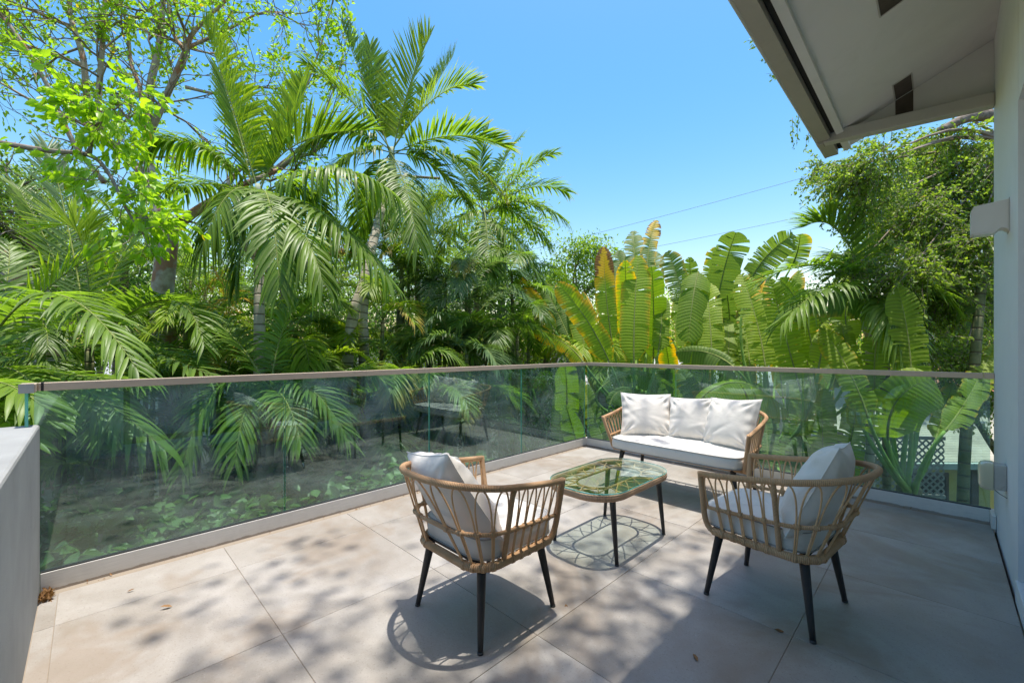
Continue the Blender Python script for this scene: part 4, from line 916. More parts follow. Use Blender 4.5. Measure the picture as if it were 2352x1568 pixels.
# mid and far trees filling the garden behind the palms
def blob_tree(label,name,blobs,d,size,matn,n,seed,trunkx=None,asp=.5,yel=0.0,cat='tree',hexa=False,dd=1.0,tint=0.0,bark='oakbark',sprays=None):
    """blobs: (column,row,radius in photograph px) clusters at depth d; twigs run from the trunk to the clusters, leaves sit in uneven clumps"""
    rg=np.random.default_rng(seed); t=empty(name,(0,0,0)); tag(t,label,cat)
    b0=blobs[0]; tx=trunkx if trunkx is not None else b0[0]; base=gp(tx,900,d); 
    mean=np.mean([at(x,y,d) for x,y,r in blobs],0); fork=np.array((base[0]*.6+mean[0]*.4,base[1]*.6+mean[1]*.4,max(GROUND+.5,mean[2]-.9)))
    trunk_tube('trunk',[base,(base+fork)/2+rg.normal(0,.08,3),fork],.13,.08,bark,t,9,18)
    tot=sum(r*r for _,_,r in blobs); br=MB(); Pl=[];Dl=[]
    for x,y,r in blobs:
        c=at(x,y,d+rg.uniform(-.3,.3)*dd); rad=r/FPX*d; add_tube(br,smooth_path([fork,(fork+c)/2+rg.normal(0,.12,3),c],10),np.linspace(.05,.012,10),5)
        k=max(6,int(n*r*r/tot/26))
        q=norm(rg.normal(0,1,(k,3)))*(rg.uniform(.25,1.0,(k,1))**.5)*rad*np.array((1,1,.9))*rg.uniform(.8,1.12,(k,1))
        for v in q:
            m_=rg.integers(14,38); cr=rad*.24+.05; Pl.append(c+v+rg.normal(0,1,(m_,3))*cr*np.array((1,1,.6))); Dl.append(np.repeat(norm(v)[None],m_,0))
            if rg.uniform()<.5: add_tube(br,[c+v*.1,c+v*.6+rg.normal(0,.05,3),c+v],.007,3)
    br.build('branches',M['twig'],t); mb=MB(); leaf_batch(mb,np.vstack(Pl),size,np.vstack(Dl)*.6,.5,seed,tint,asp,yel,hexa=hexa); mb.build('crown',M[matn],t); return t
blob_tree('bright leafy tree seen between the tall palms far behind','garden_tree',[(640,560,110),(760,640,120),(560,640,90),(700,480,80)],12.5,.11,'bg',9000,61,tint=.15)
blob_tree('bright leafy tree showing beside the crown of the thin-leaved palm','garden_tree',[(1165,430,60),(1130,500,70),(1210,520,60),(1080,560,80)],12.0,.10,'bg',6000,62,tint=.25)
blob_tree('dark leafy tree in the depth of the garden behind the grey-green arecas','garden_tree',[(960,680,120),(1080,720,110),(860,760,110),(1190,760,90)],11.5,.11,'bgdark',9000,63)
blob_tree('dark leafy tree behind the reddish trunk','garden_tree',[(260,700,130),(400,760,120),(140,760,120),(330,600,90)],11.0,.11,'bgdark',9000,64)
blob_tree('leafy tree with mid green crown at the far edge beyond the leaning trunk','garden_tree',[(40,540,110),(150,600,110),(-20,660,110),(60,430,80)],12.0,.10,'bg',9000,65,tint=.05)
blob_tree('rounded green tree standing behind the orange-tipped leaf','garden_tree',[(1320,585,48),(1375,590,45),(1290,650,55),(1345,660,50),(1390,640,35),(1340,570,30)],11.0,.085,'bg',6000,66,tint=.1)
blob_tree('low green tree between the glass corner and the paddle leaves','garden_tree',[(1240,730,60),(1290,790,60),(1200,820,60),(1330,740,50)],9.6,.08,'bg',5000,67,tint=.1)
blob_tree('yellow-green shrub lit by the sun at the far fence','garden_shrub',[(2150,790,60),(2230,800,60),(2190,740,40)],12.0,.09,'lime',3000,68,cat='shrub')
blob_tree('pale green tree glimpsed through the paddle leaf stalks','garden_tree',[(1530,770,60),(1620,790,60),(1560,700,50)],14.0,.1,'bg',4000,69,tint=.3)
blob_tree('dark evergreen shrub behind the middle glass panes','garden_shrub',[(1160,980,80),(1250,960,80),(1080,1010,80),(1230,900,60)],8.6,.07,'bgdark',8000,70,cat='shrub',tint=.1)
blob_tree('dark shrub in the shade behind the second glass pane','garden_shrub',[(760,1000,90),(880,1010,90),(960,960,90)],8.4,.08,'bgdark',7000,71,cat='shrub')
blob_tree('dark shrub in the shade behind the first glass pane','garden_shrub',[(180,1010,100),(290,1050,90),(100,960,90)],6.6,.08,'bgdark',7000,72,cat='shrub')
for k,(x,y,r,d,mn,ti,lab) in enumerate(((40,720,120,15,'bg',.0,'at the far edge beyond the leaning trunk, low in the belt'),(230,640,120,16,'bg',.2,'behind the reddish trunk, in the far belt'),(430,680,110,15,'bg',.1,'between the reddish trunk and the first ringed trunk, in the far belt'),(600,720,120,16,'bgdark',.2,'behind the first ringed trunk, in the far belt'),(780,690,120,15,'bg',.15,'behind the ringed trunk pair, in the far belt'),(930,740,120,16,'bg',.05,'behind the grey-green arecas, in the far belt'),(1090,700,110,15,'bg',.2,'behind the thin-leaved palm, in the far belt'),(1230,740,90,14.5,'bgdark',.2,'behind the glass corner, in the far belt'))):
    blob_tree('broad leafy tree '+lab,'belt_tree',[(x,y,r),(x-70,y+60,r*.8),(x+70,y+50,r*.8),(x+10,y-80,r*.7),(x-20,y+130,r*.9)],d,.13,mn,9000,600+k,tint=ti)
for k,(x,y,r,d,mn,ti,lab) in enumerate(((1440,720,80,12.2,'bg',.1,'behind the orange topped paddle leaf'),(1680,740,80,12.5,'bg',.15,'behind the long grey paddle leaf'),(1850,720,80,12,'bgdark',.25,'behind the feather palm beside the small-leaved tree'),(2030,760,80,12.5,'bg',.2,'behind the fan of leaf stalks'),(2250,700,90,11.5,'bgdark',.2,'beside the house behind the small-leaved tree'))):
    blob_tree('low leafy tree '+lab,'belt_tree',[(x,y,r),(x-60,y+50,r*.8),(x+60,y+40,r*.8),(x-10,y+100,r*.8)],d,.10,mn,6000,650+k,tint=ti)
# feathery hanging tree (fine thread-like foliage)
rg=np.random.default_rng(88); ft=empty('feathery_tree',(0,0,0)); tag(ft,'feathery tree with fine hanging thread-like foliage below the tallest palm','tree')
trunk_tube('trunk',[gp(965,900,8.6),at(960,700,8.6),at(940,500,8.6),at(900,405,8.6)],.07,.03,'oakbark',ft,8,24)
mb=MB(); P=smooth_path([at(1010,410,8.5),at(940,405,8.5),at(870,400,8.5),at(800,410,8.5)],24); add_tube(mb,P,np.linspace(.03,.012,len(P)),6); mb.build('limb',M['oakbark'],ft)
Pl=[];Dl=[]
for k in range(240):
    q=at(rg.uniform(820,1030),rg.uniform(400,470),8.5+rg.uniform(-.5,.5)); L=rg.uniform(.4,1.0); n=int(L*46); s_=np.linspace(0,1,n)[:,None]
    dr=rg.normal(0,.12,3); Pl.append(q+s_*np.array((dr[0],dr[1],-L))+rg.normal(0,.012,(n,3))); d=rg.normal(0,1,(n,3))*(.7,.7,.4)+np.array((0,0,-.8)); Dl.append(d)
mb=MB(); leaf_batch(mb,np.vstack(Pl),.13,np.vstack(Dl),.4,5,.1,.10,hexa=False); mb.build('foliage',M['palmlime'],ft)

# small-leaved tree beside the house
rg=np.random.default_rng(99); ot=empty('small_leaved_tree',(0,0,0)); tag(ot,'small-leaved tree with hanging sprays of leaves under the eaves by the wall','tree')
OD=5.9
trunk_tube('trunk',[gp(2420,900,6.3),at(2400,700,6.3),at(2380,420,6.2),at(2370,280,6.0)],.22,.16,'oakbark',ot,12,30)
trunk_tube('limb',[at(2380,270,6.0),at(2290,266,5.9),at(2225,270,5.8),at(2160,300,5.8)],.10,.05,'oakbark',ot,12,26,1.0)
blobs=[(2180,340,70),(2100,420,75),(2210,440,80),(2050,520,70),(2150,540,85),(2240,560,70),(1990,600,45),(2090,620,70),(2190,640,75),(2250,680,60),(2020,370,60),(1960,400,40),(1900,385,26),(1925,410,28),(2150,700,60),(2220,760,50),(2120,480,70),(2270,380,60),(2290,500,60),(2000,470,45),(2210,830,55),(2120,790,40),(2040,690,40),(2260,900,45),(1960,620,35)]
br=MB(); Pl=[];Dl=[]
hub=at(2330,330,6.0)
for x,y,r in blobs:
    dd_=OD+rg.uniform(-.7,.7); c=at(x,y,dd_); rad=r/FPX*dd_
    add_tube(br,smooth_path([hub,(hub+c)/2+rg.normal(0,.12,3)+(0,0,.15),c],12),np.linspace(.03,.006,12),5)
    ns=int(14+r*r/30)
    for k in range(ns):
        v=norm(rg.normal(0,1,3))*rad*rg.uniform(.2,1.0)**.6; a=c+v*.8; d=norm(v*.6/rad+rg.normal(0,.5,3)+np.array((-.25,-.1,-.35))); L=rg.uniform(.16,.42)
        P=bez(a,a+d*L*.5,a+d*L+(0,0,-L*.35),7); add_tube(br,P,np.linspace(.004,.0015,7),3)
        m_=int(L*62); t_=rg.uniform(0,1,m_)*6; i=np.clip(t_.astype(int),0,5); f=(t_-i)[:,None]; q=P[i]*(1-f)+P[i+1]*f
        Pl.append(q+rg.normal(0,.012,(m_,3))); Dl.append(np.repeat(d[None],m_,0)*.5)
# loose sprays against the sky and behind the gutter
for x,y,ex,ey,dd_ in ((1835,255,1830,335,5.6),(1820,270,1822,345,5.6),(1860,300,1850,340,5.6),(1895,380,1870,440,5.8),(1925,400,1905,450,5.8),(1960,400,1935,450,5.7),(1985,430,1970,470,5.7),(1790,60,1712,35,5.4),(1800,90,1715,95,5.4),(1800,110,1725,110,5.4),(1830,150,1745,140,5.4),(1840,160,1770,185,5.4),(1850,180,1760,170,5.4),(1975,390,1940,420,5.8),(2010,420,1960,470,5.8)):
    a=at(x,y,dd_); b=at(ex,ey,dd_); P=bez(a,(a+b)/2+(0,0,.05),b,8); add_tube(br,P,np.linspace(.004,.0015,8),3); m_=20; t_=rg.uniform(0.1,1,m_)*7; i=np.clip(t_.astype(int),0,6); f=(t_-i)[:,None]; Pl.append(P[i]*(1-f)+P[i+1]*f+rg.normal(0,.012,(m_,3))); Dl.append(np.repeat(norm(b-a)[None],m_,0)*.6)
add_tube(br,smooth_path([hub,at(2050,180,6.3),at(1850,130,5.6),at(1790,60,5.4)],16),np.linspace(.02,.005,16),5)
br.build('twigs',M['twig'],ot); mb=MB(); leaf_batch(mb,np.vstack(Pl),.050,np.vstack(Dl),.5,6,.0,.50,.004); mb.build('crown',M['oak'],ot)

# ------------------------------------------------------------------ big paddle leaves
def paddle(parent,P0,P1,P2,hw,matn,seed,face=None,yel=.0,tint=.0,tears=.30,curl=.15,ns=34,vee=.25,droop=.1,rr=.014,rag=.5,tipyel=0.0):
    rg=np.random.default_rng(seed); hw=hw*.80; tears=tears*1.15+.08; rag=rag+.25; yel=min(1,yel*1.1+.10)
    n=ns*2+1; P=bez(P0,P1,P2,n); T=norm(np.gradient(P,axis=0))
    if face is None: face=norm(np.array((CAMX,CAMY,CAMZ+1.2))-P[n//2])
    N=norm(face-T*np.sum(T*face,1,keepdims=True)); S=np.cross(T,N); Lr=np.concatenate(([0],np.cumsum(np.linalg.norm(np.diff(P,axis=0),axis=1))))
    mb=MB(); add_tube(mb,P-N*.004,np.linspace(rr,rr*.22,n),6,mi=1)
    st=7; u=np.linspace(0,1,st)
    for sd_ in (1,-1):
        gid=0; ph=rg.uniform(-.1,.1); gang=vee+rg.normal(0,.08); gd=droop; glen=1.0; gtw=0.0
        starts=True
        prevtear=False
        for k in range(ns):
            s0=.03+.965*k/ns; s1=.03+.965*(k+1)/ns
            tear=rg.uniform()<tears and k>0
            if tear: gang=vee+rg.normal(0,.15); gd=droop+abs(rg.normal(0,.10)); glen=1-abs(rg.normal(0,.07))*rag; gtw=rg.normal(0,.06)
            nxt=False
            edges=[]
            for e_,s_ in ((0,s0),(1,s1)):
                f=s_*(n-1); i=min(int(f),n-2); fr=f-i; p=P[i]*(1-fr)+P[i+1]*fr; t=norm(T[i]*(1-fr)+T[i+1]*fr); nn=norm(N[i]*(1-fr)+N[i+1]*fr); ss=np.cross(t,nn)*sd_
                wv=hw*min(1,(s_/.16)**.7)*(1.0 if s_<.70 else max(.10,1-((s_-.70)/.30)**2.4*.88))*(glen+(1-glen)*max(0,(s_-.7)/.3))
                a=math.radians(82-26*s_**2)
                dirv=norm(ss*math.sin(a)*math.cos(gang)+t*math.cos(a)*.9+nn*math.sin(gang)*math.sin(a)+t*gtw)
                wl=wv/max(.35,math.sin(a)); q=p+dirv*(u[:,None]*wl)-nn*(curl*wl*u[:,None]**2); q[:,2]-=gd*wl*u**2
                edges.append(q)
            A,B=edges
            gap=rg.uniform(.1,.6) if tear else .0
            A=A+(B-A)*(gap*np.clip((u[:,None]-rg.uniform(.1,.6))/.5,0,1))
            V=np.stack([A,B],1).reshape(-1,3); ii=np.arange(st-1)*2; F=np.stack([ii,ii+1,ii+3,ii+2],1)
            if sd_<0: F=F[:,::-1]
            yl=yel*(.55+.6*s0)*rg.uniform(.75,1.2); e=np.clip(yl*(.15+.95*u**1.6)+tipyel*np.clip((s0-.50)/.25,0,1)*rg.uniform(.7,.8),0,1); rim=(u>.97)*min(1,yel*1.2+.12)*rg.uniform(.4,1)
            uv=np.stack([np.tile((s0*Lr[-1],s1*Lr[-1]),st),np.repeat(u,2),np.zeros(st*2)],1)
            mb.add(V,F,0,tint=np.full(st*2,np.clip(.45+tint+rg.uniform(-.06,.06),0,1)),edge=np.repeat(np.maximum(e,rim),2),tuv=uv)
    return mb.build('leaf',[M[matn],M['rachis']],parent)
def paddle_plant(label,stem_base,stem_top,sr,leaves,seed,name='bird_of_paradise_plant'):
    t=empty(name,(0,0,0)); tag(t,label,'plant','plants with big paddle leaves'); sb,stp=np.array(stem_base),np.array(stem_top)
    trunk_tube('stem',[sb,(sb+stp)/2,stp],sr,sr*.8,'pseudo',t,10,16)
    for k,(b,c_,tp,hw,mn,kw) in enumerate(leaves):
        kw=dict(kw); pet=kw.pop('pet',True); B=at(*b); 
        if pet:
            mb=MB(); o=stp+np.array((R.uniform(-.06,.06),R.uniform(-.06,.06),-.1)); ctl=(o+B)/2+np.array((0,0,.1)); d1=norm(np.array(at(*c_))-B); ctl=B-d1*np.linalg.norm(B-o)*.45
            Q=bez(o,ctl,B,14); add_tube(mb,Q,np.linspace(.030,.015,14),7); mb.build('petiole',M['petiole'],t)
        ln_=kw.pop('lean',R.choice((.9,.7,.55,.35,-.35))) if pet else 0.0
        paddle(t,B,at(c_[0],c_[1],c_[2]+ln_*.35),at(tp[0],tp[1],tp[2]+ln_),hw,mn,seed+k*13,**kw)
    return t
_rp=random.Random(31)
def extra(n,x0,x1,d0,d1,y0=600,y1=770):
    out=[]
    for k in range(n):
        x=x0+(x1-x0)*(k+_rp.random())/n; d=_rp.uniform(d0,d1); ty=_rp.uniform(y0,y1); by=ty+_rp.uniform(170,240); lx=_rp.uniform(-55,55)
        out.append(((x,by,d),(x+lx*.3,(by+ty)/2,d),(x+lx,ty,d),_rp.uniform(.17,.26),_rp.choice((Bn,Bn,Bg)),dict(tears=_rp.uniform(.1,.45),tint=_rp.uniform(-.3,.35),yel=_rp.choice((.1,.25,.45,.7)),tipyel=_rp.choice((0,0,0,.5)),rag=_rp.uniform(.2,.9))))
    return out
Bn,Bg='banana','bananagrey'
LZ=lambda x,y,d:(1176+.3214*x,462+.3214*y,d)       # coordinates read off an enlargement
Bn,Bg='banana','bananagrey'
paddle_plant('paddle leaved plant with the orange topped leaf and yellow edged blades behind the sofa corner',gp(1470,1200,7.2),at(1465,960,7.2),.16,[
 (LZ(700,1160,6.7),LZ(560,830,6.6),LZ(325,585,6.5),.26,Bn,dict(yel=.62,tint=.25,tears=.35)),
 (LZ(715,1000,7.4),LZ(660,660,7.4),LZ(655,325,7.4),.24,Bn,dict(yel=.5,tint=.05,tears=.12,rag=.2,tipyel=.9)),
 (LZ(872,1160,6.6),LZ(865,760,6.5),LZ(905,385,6.5),.29,Bn,dict(yel=.42,tint=.35,tears=.14,rag=.3,vee=.12)),
 (LZ(840,1000,7.2),LZ(815,720,7.2),LZ(810,425,7.2),.22,Bn,dict(yel=.45,tint=.1,tears=.2)),
 (LZ(880,650,8.2),LZ(875,420,8.2),LZ(868,212,8.2),.26,Bg,dict(yel=.22,tears=.45,tint=.1)),
 (LZ(968,560,8.0),LZ(955,330,8.0),LZ(1035,135,8.0),.20,Bg,dict(yel=.55,tears=.5,tint=.2,rag=1.0,tipyel=.6)),
 (LZ(1010,1130,7.3),LZ(1020,780,7.3),LZ(1000,470,7.3),.27,Bn,dict(yel=.05,tint=-.3,tears=.15)),
 (LZ(1045,1080,6.9),LZ(1075,880,6.9),LZ(1075,680,6.9),.18,Bn,dict(yel=.12,tint=.0,tears=.1)),
 (LZ(400,960,7.8),LZ(320,780,7.8),LZ(225,590,7.8),.22,Bg,dict(yel=.2,tears=.2)),
 (LZ(310,930,7.6),LZ(190,740,7.6),LZ(70,545,7.6),.18,Bn,dict(yel=.7,tears=.4,tint=.1,tipyel=.8)),
 (LZ(510,1150,7.0),LZ(390,970,7.0),LZ(150,925,6.9),.15,Bn,dict(yel=.8,tears=.55,tint=.3,droop=.5,rag=1)),
 (LZ(560,1140,7.5),LZ(470,900,7.5),LZ(440,690,7.5),.22,Bn,dict(yel=.2,tears=.3,tint=-.05)),
 (LZ(780,830,8.6),LZ(760,600,8.6),LZ(770,350,8.6),.25,Bg,dict(tears=.2,tint=-.1)),
 (LZ(1010,700,8.5),LZ(1010,520,8.5),LZ(1030,360,8.5),.25,Bg,dict(tears=.4)),
 (LZ(640,1330,6.8),LZ(850,1130,6.7),LZ(1160,1340,6.5),.20,Bg,dict(tears=.35,droop=.5,tint=.1)),
 (LZ(700,1460,6.4),LZ(740,1260,6.3),LZ(1010,1420,6.2),.17,Bg,dict(tears=.3,droop=.5)),
 (LZ(390,1540,6.6),LZ(400,1350,6.6),LZ(380,1160,6.6),.24,Bn,dict(tears=.1,tint=-.05,yel=.05)),
 ((1510,1130,6.9),(1500,1010,6.9),(1520,880,6.9),.24,Bn,dict(tears=.15,tint=-.2)),
 ((1440,1010,6.8),(1430,930,6.8),(1440,850,6.7),.22,Bn,dict(tears=.2,tint=-.2)),
 ((1470,1200,6.4),(1450,1060,6.4),(1470,930,6.4),.22,Bn,dict(tears=.2,tint=-.1)),
 ((1540,1200,6.6),(1560,1080,6.6),(1550,930,6.6),.2,Bg,dict(tears=.2,tint=-.1)),
 ((1360,1180,6.2),(1340,1060,6.2),(1300,930,6.1),.2,Bn,dict(tears=.2,tint=-.2)),
 ((1290,1130,6.6),(1280,1000,6.6),(1290,870,6.6),.18,Bn,dict(tears=.1,tint=-.1)),
 ((1570,1090,7.0),(1560,960,7.0),(1600,850,7.0),.24,Bn,dict(tears=.25,tint=-.15)),
 ((1400,1060,6.5),(1370,960,6.5),(1330,870,6.4),.2,Bn,dict(tears=.3,tint=-.1,yel=.1))]+extra(9,1330,1560,7.4,8.8),900)
paddle_plant('paddle leaved plant with a broad hanging leaf in the middle of the row',gp(1620,1200,7.6),at(1615,1000,7.6),.15,[
 (LZ(1240,760,7.6),LZ(1200,560,7.6),LZ(1110,360,7.6),.28,Bg,dict(yel=.4,tears=.4,tint=.15)),
 (LZ(1335,500,7.1),LZ(1290,640,6.9),LZ(1260,1000,6.7),.28,Bn,dict(tears=.06,tint=-.1,vee=.05,pet=False)),
 (LZ(1430,1130,6.5),LZ(1420,850,6.4),LZ(1390,580,6.4),.25,Bn,dict(yel=.16,tint=.3,tears=.15)),
 (LZ(1470,700,7.6),LZ(1520,430,7.6),LZ(1600,222,7.5),.34,Bg,dict(yel=.12,tears=.3,tint=.1)),
 (LZ(1380,700,8.2),LZ(1420,520,8.2),LZ(1460,330,8.2),.22,Bg,dict(yel=.4,tears=.5,tint=.2)),
 (LZ(1560,900,8.0),LZ(1550,700,8.0),LZ(1520,560,8.0),.24,Bg,dict(tears=.4,tint=-.2)),
 (LZ(1290,900,8.4),LZ(1280,650,8.4),LZ(1270,400,8.4),.2,Bg,dict(tears=.4)),
 (LZ(1540,1170,7.0),LZ(1560,1000,7.0),LZ(1540,850,7.0),.2,Bn,dict(tears=.1,tint=.0)),
 (LZ(1590,1190,5.9),LZ(1400,1020,5.9),LZ(1170,1085,5.8),.17,Bg,dict(tears=.12,tint=.25,droop=.35,vee=-.1)),
 (LZ(1330,870,7.4),LZ(1310,760,7.4),LZ(1330,660,7.4),.2,Bn,dict(tears=.4,tint=-.2)),
 ((1660,1110,7.0),(1650,990,7.0),(1680,870,7.0),.24,Bn,dict(tears=.2,tint=-.2)),
 ((1620,1000,6.6),(1600,900,6.6),(1560,850,6.5),.2,Bg,dict(tears=.4,tint=.0)),
 ((1640,1210,6.2),(1660,1090,6.2),(1640,950,6.2),.22,Bn,dict(tears=.2,tint=-.1)),
 ((1720,1210,6.0),(1700,1080,6.0),(1730,940,6.0),.22,Bg,dict(tears=.3,tint=-.1)),
 ((1590,1210,5.9),(1580,1110,5.9),(1600,1000,5.9),.2,Bn,dict(tears=.2,tint=-.2)),
 ((1700,1060,6.6),(1690,960,6.6),(1640,900,6.5),.2,Bn,dict(tears=.4,tint=.1,yel=.1))]+extra(9,1560,1720,7.2,8.8),1000)
paddle_plant('paddle leaved plant with the long grey leaf leaning toward the eaves',gp(1790,1200,6.6),at(1785,1010,6.6),.15,[
 (LZ(1710,560,7.0),LZ(1790,380,7.0),LZ(2010,235,6.9),.28,Bg,dict(yel=.14,tears=.4,tint=.15)),
 (LZ(1990,480,7.2),LZ(2050,380,7.2),LZ(2060,235,7.2),.22,Bg,dict(yel=.35,tears=.3,tint=.1)),
 (LZ(1815,1200,6.0),LZ(1765,830,6.0),LZ(1640,520,6.0),.26,Bn,dict(yel=.15,tears=.5,tint=.3,rag=.8)),
 (LZ(1960,1200,6.3),LZ(1930,960,6.3),LZ(1830,770,6.3),.27,Bn,dict(tears=.12,tint=.3)),
 (LZ(1700,1180,6.9),LZ(1690,980,6.9),LZ(1640,820,6.9),.2,Bn,dict(tears=.3,tint=.0)),
 (LZ(1900,900,6.8),LZ(2010,720,6.8),LZ(2180,640,6.8),.22,Bg,dict(tears=.5,tint=.0,droop=.5)),
 ((1600,925,4.9),(1690,820,4.8),(1810,945,4.7),.24,Bn,dict(tears=.2,tint=.15,yel=.25,droop=.6,vee=-.1,face=np.array((.3,-.6,.75)))),
 ((1840,900,5.6),(1800,760,5.6),(1770,640,5.6),.22,Bn,dict(tears=.4,tint=.1)),
 ((1870,840,6.4),(1860,700,6.4),(1790,640,6.4),.24,Bn,dict(tears=.4,tint=.0)),
 ((1900,760,6.6),(1830,660,6.6),(1880,690,6.3),.2,Bg,dict(tears=.3,yel=.2)),
 ((1760,1080,6.0),(1770,980,6.0),(1740,880,6.0),.22,Bn,dict(tears=.2,tint=-.2)),
 ((1810,1090,5.9),(1830,990,5.9),(1850,880,5.9),.22,Bn,dict(tears=.2,tint=-.1)),
 ((1880,1160,5.4),(1900,1020,5.4),(1880,880,5.4),.22,Bn,dict(tears=.2,tint=-.1)),
 ((1930,1160,5.8),(1950,1020,5.8),(1980,880,5.8),.22,Bn,dict(tears=.3,tint=.0)),
 ((1830,1200,5.2),(1810,1100,5.2),(1840,1000,5.2),.2,Bg,dict(tears=.3,tint=-.1)),
 ((1950,800,6.0),(1930,690,6.0),(1960,620,6.0),.24,Bn,dict(tears=.4,tint=.1)),
 ((2000,850,6.2),(2040,740,6.2),(2110,700,6.2),.24,Bg,dict(tears=.4,tint=-.2)),
 ((1880,850,5.5),(1890,760,5.5),(1930,740,5.4),.2,Bn,dict(tears=.2,tint=.2))]+extra(9,1720,1930,6.6,8.2,620,800),1100)
paddle_plant('fan of green leaf stalks springing up beside the yellow shed near the wall',gp(2090,1200,5.2),at(2088,1120,4.9),.14,[
 ((2095,960,4.7),(2100,780,4.7),(2060,655,4.7),.21,Bn,dict(tears=.4,tint=.1,lean=.3)),
 ((2040,1010,4.8),(2030,900,4.8),(2140,870,4.9),.32,Bn,dict(tears=.10,tint=.25,yel=.12)),
 ((1995,960,4.6),(1960,850,4.6),(1890,755,4.6),.18,Bn,dict(tears=.35,yel=.3,tint=.1)),
 ((2150,1010,4.7),(2170,930,4.7),(2190,880,4.7),.13,Bn,dict(tears=.2,yel=.45,tint=.2)),
 ((2170,990,4.5),(2230,920,4.5),(2285,790,4.5),.17,Bn,dict(tears=.3,yel=.3,tint=.1)),
 ((2010,900,5.0),(2000,740,5.0),(2060,650,5.0),.18,Bn,dict(tears=.7,tint=-.1,rag=1.0)),
 ((1960,900,5.2),(1950,800,5.2),(1930,740,5.2),.16,Bn,dict(tears=.3,tint=.0)),
 ((2070,760,5.4),(2000,640,5.3),(1830,700,5.2),.22,Bg,dict(tears=.35,tint=-.3,yel=.25,droop=.5)),
 ((2120,760,5.6),(2170,690,5.5),(2230,720,5.4),.2,Bg,dict(tears=.4,tint=-.3)),
 ((2200,760,5.6),(2260,690,5.5),(2290,620,5.4),.2,Bg,dict(tears=.4,tint=-.3))],1200)

# slim palm stems near the wall
for lab,pts,r in (('mossy palm stem leaning before the corrugated shed roof',[gp(2200,1400,4.9),at(2215,1060,4.9),at(2235,880,4.95),at(2245,760,5.0),at(2255,650,5.1)],.055),
                  ('thin dark palm stem standing behind the fan of leaf stalks',[gp(2040,1200,6.8),at(2035,880,6.8),at(2030,680,6.8)],.06)):
    P=smooth_path(pts,26); mb=MB(); add_tube(mb,P,np.linspace(r,r*.8,len(P)),10); o=mb.build('slim_palm',M['darktrunk']); tag(o,lab,'palm')
for k,(x0,y0,x1,y1) in enumerate(((2180,880,2330,1080),(2140,790,2220,850),(2235,790,2330,930),(2210,900,2300,1060))):
    mb=MB(); P=smooth_path([at(x0,y0,7.0),at((x0+x1)/2-4,(y0+y1)/2,7.0),at(x1,y1,7.0)],16); add_tube(mb,P,.035,8); o=mb.build('bamboo_stem',M['darktrunk']); tag(o,('longest slanting stem crossing behind the mossy slim palm near the wall','short slanting stem above the handrail beside the yellow-green shrub','slanting stem above the handrail closest to the white wall','slanting stem below the handrail just before the wall')[k],'stem','slanting stems near the wall')

# round-leaved hedge below the fence
rg=np.random.default_rng(123); hg=empty('round_leaved_hedge',(0,0,0)); tag(hg,'hedge of rounded leathery leaves growing just below the glass','hedge')
mb=MB(); br=MB()
for k in range(560):
    y=rg.uniform(-5.6,-1.0); x=rg.uniform(-2.7,-.25); z=-.34+rg.normal(0,.12)-.06*abs(x+.6); c=np.array((x,y,z)); base=np.array((x*.8-.1,y,GROUND)); add_tube(br,[base,(base+c)/2+rg.normal(0,.05,3),c],.012,4)
    m_=38; a=rg.uniform(0,2*math.pi,m_); D=np.stack([np.cos(a),np.sin(a),rg.uniform(-.1,.7,m_)],1); leaf_batch(mb,c+rg.normal(0,.10,(m_,3))*(1,1,.8),.115,D,.0,int(k),-.05,.68,flat=.5)
br.build('stems',M['twig'],hg); mb.build('foliage',M['clusia'],hg)

# ------------------------------------------------------------------ neighbouring buildings and fences
def obox(mb,o,ux,uy,x0,x1,y0,y1,z0,z1,mi=0):
    c=boxv(x0,x1,y0,y1,z0,z1); V=np.stack([o[0]+c[:,0]*ux[0]+c[:,1]*uy[0],o[1]+c[:,0]*ux[1]+c[:,1]*uy[1],c[:,2]],1); mb.add(V,BOXF,mi)
# yellow shed with corrugated roof
q=at(2035,900,8.3); shd=empty('garden_shed',(q[0],q[1],0),YAW); tag(shd,'low yellow shed with a pale corrugated roof beyond the glass near the wall','shed')
SW,SDp,EZ,RZ=5.2,3.0,-.84,-.30
ylw=paintmat('yellow_shed_wall',(.56,.50,.17),.06,.8,2)
box('wall',0,SW,0,.12,GROUND,EZ-.06,ylw,shd); box('wall',0,.12,.121,SDp,GROUND,EZ-.06,ylw,shd)
ny_=130; yy=np.linspace(-.30,SDp,ny_); zc=EZ+(RZ-EZ)*(yy+.3)/(SDp+.3)+.024*np.sin(yy/.13*2*math.pi)
V=np.vstack([np.stack([np.full(ny_,-.3),yy,zc],1),np.stack([np.full(ny_,SW+.3),yy,zc],1)]); mb=MB(); mb.add(V,[[i_,i_+1,ny_+i_+1,ny_+i_] for i_ in range(ny_-1)]); mb.build('corrugated_roof',paintmat('weathered_pale_metal',(.50,.46,.36),.08,.6,1.5,0,(2,(.32,.29,.21),.6)),shd)
box('gutter',-.3,SW+.3,-.42,-.31,EZ-.14,EZ-.03,paintmat('pale_green_gutter',(.45,.52,.46),.05,.6),shd)
brn=mat('brown_window_frame',(.09,.06,.045),.6)
for x in (.5,2.4):
    wdw=empty('window',(0,0,0)); wdw.parent=shd; box('frame',x,x+.7,-.03,-.002,-2.0,-1.15,brn,wdw); box('pane',x+.06,x+.64,-.036,-.031,-1.94,-1.21,M['doorglass'],wdw)
box('post',1.55,1.68,-.12,-.03,GROUND,EZ-.15,brn,shd)
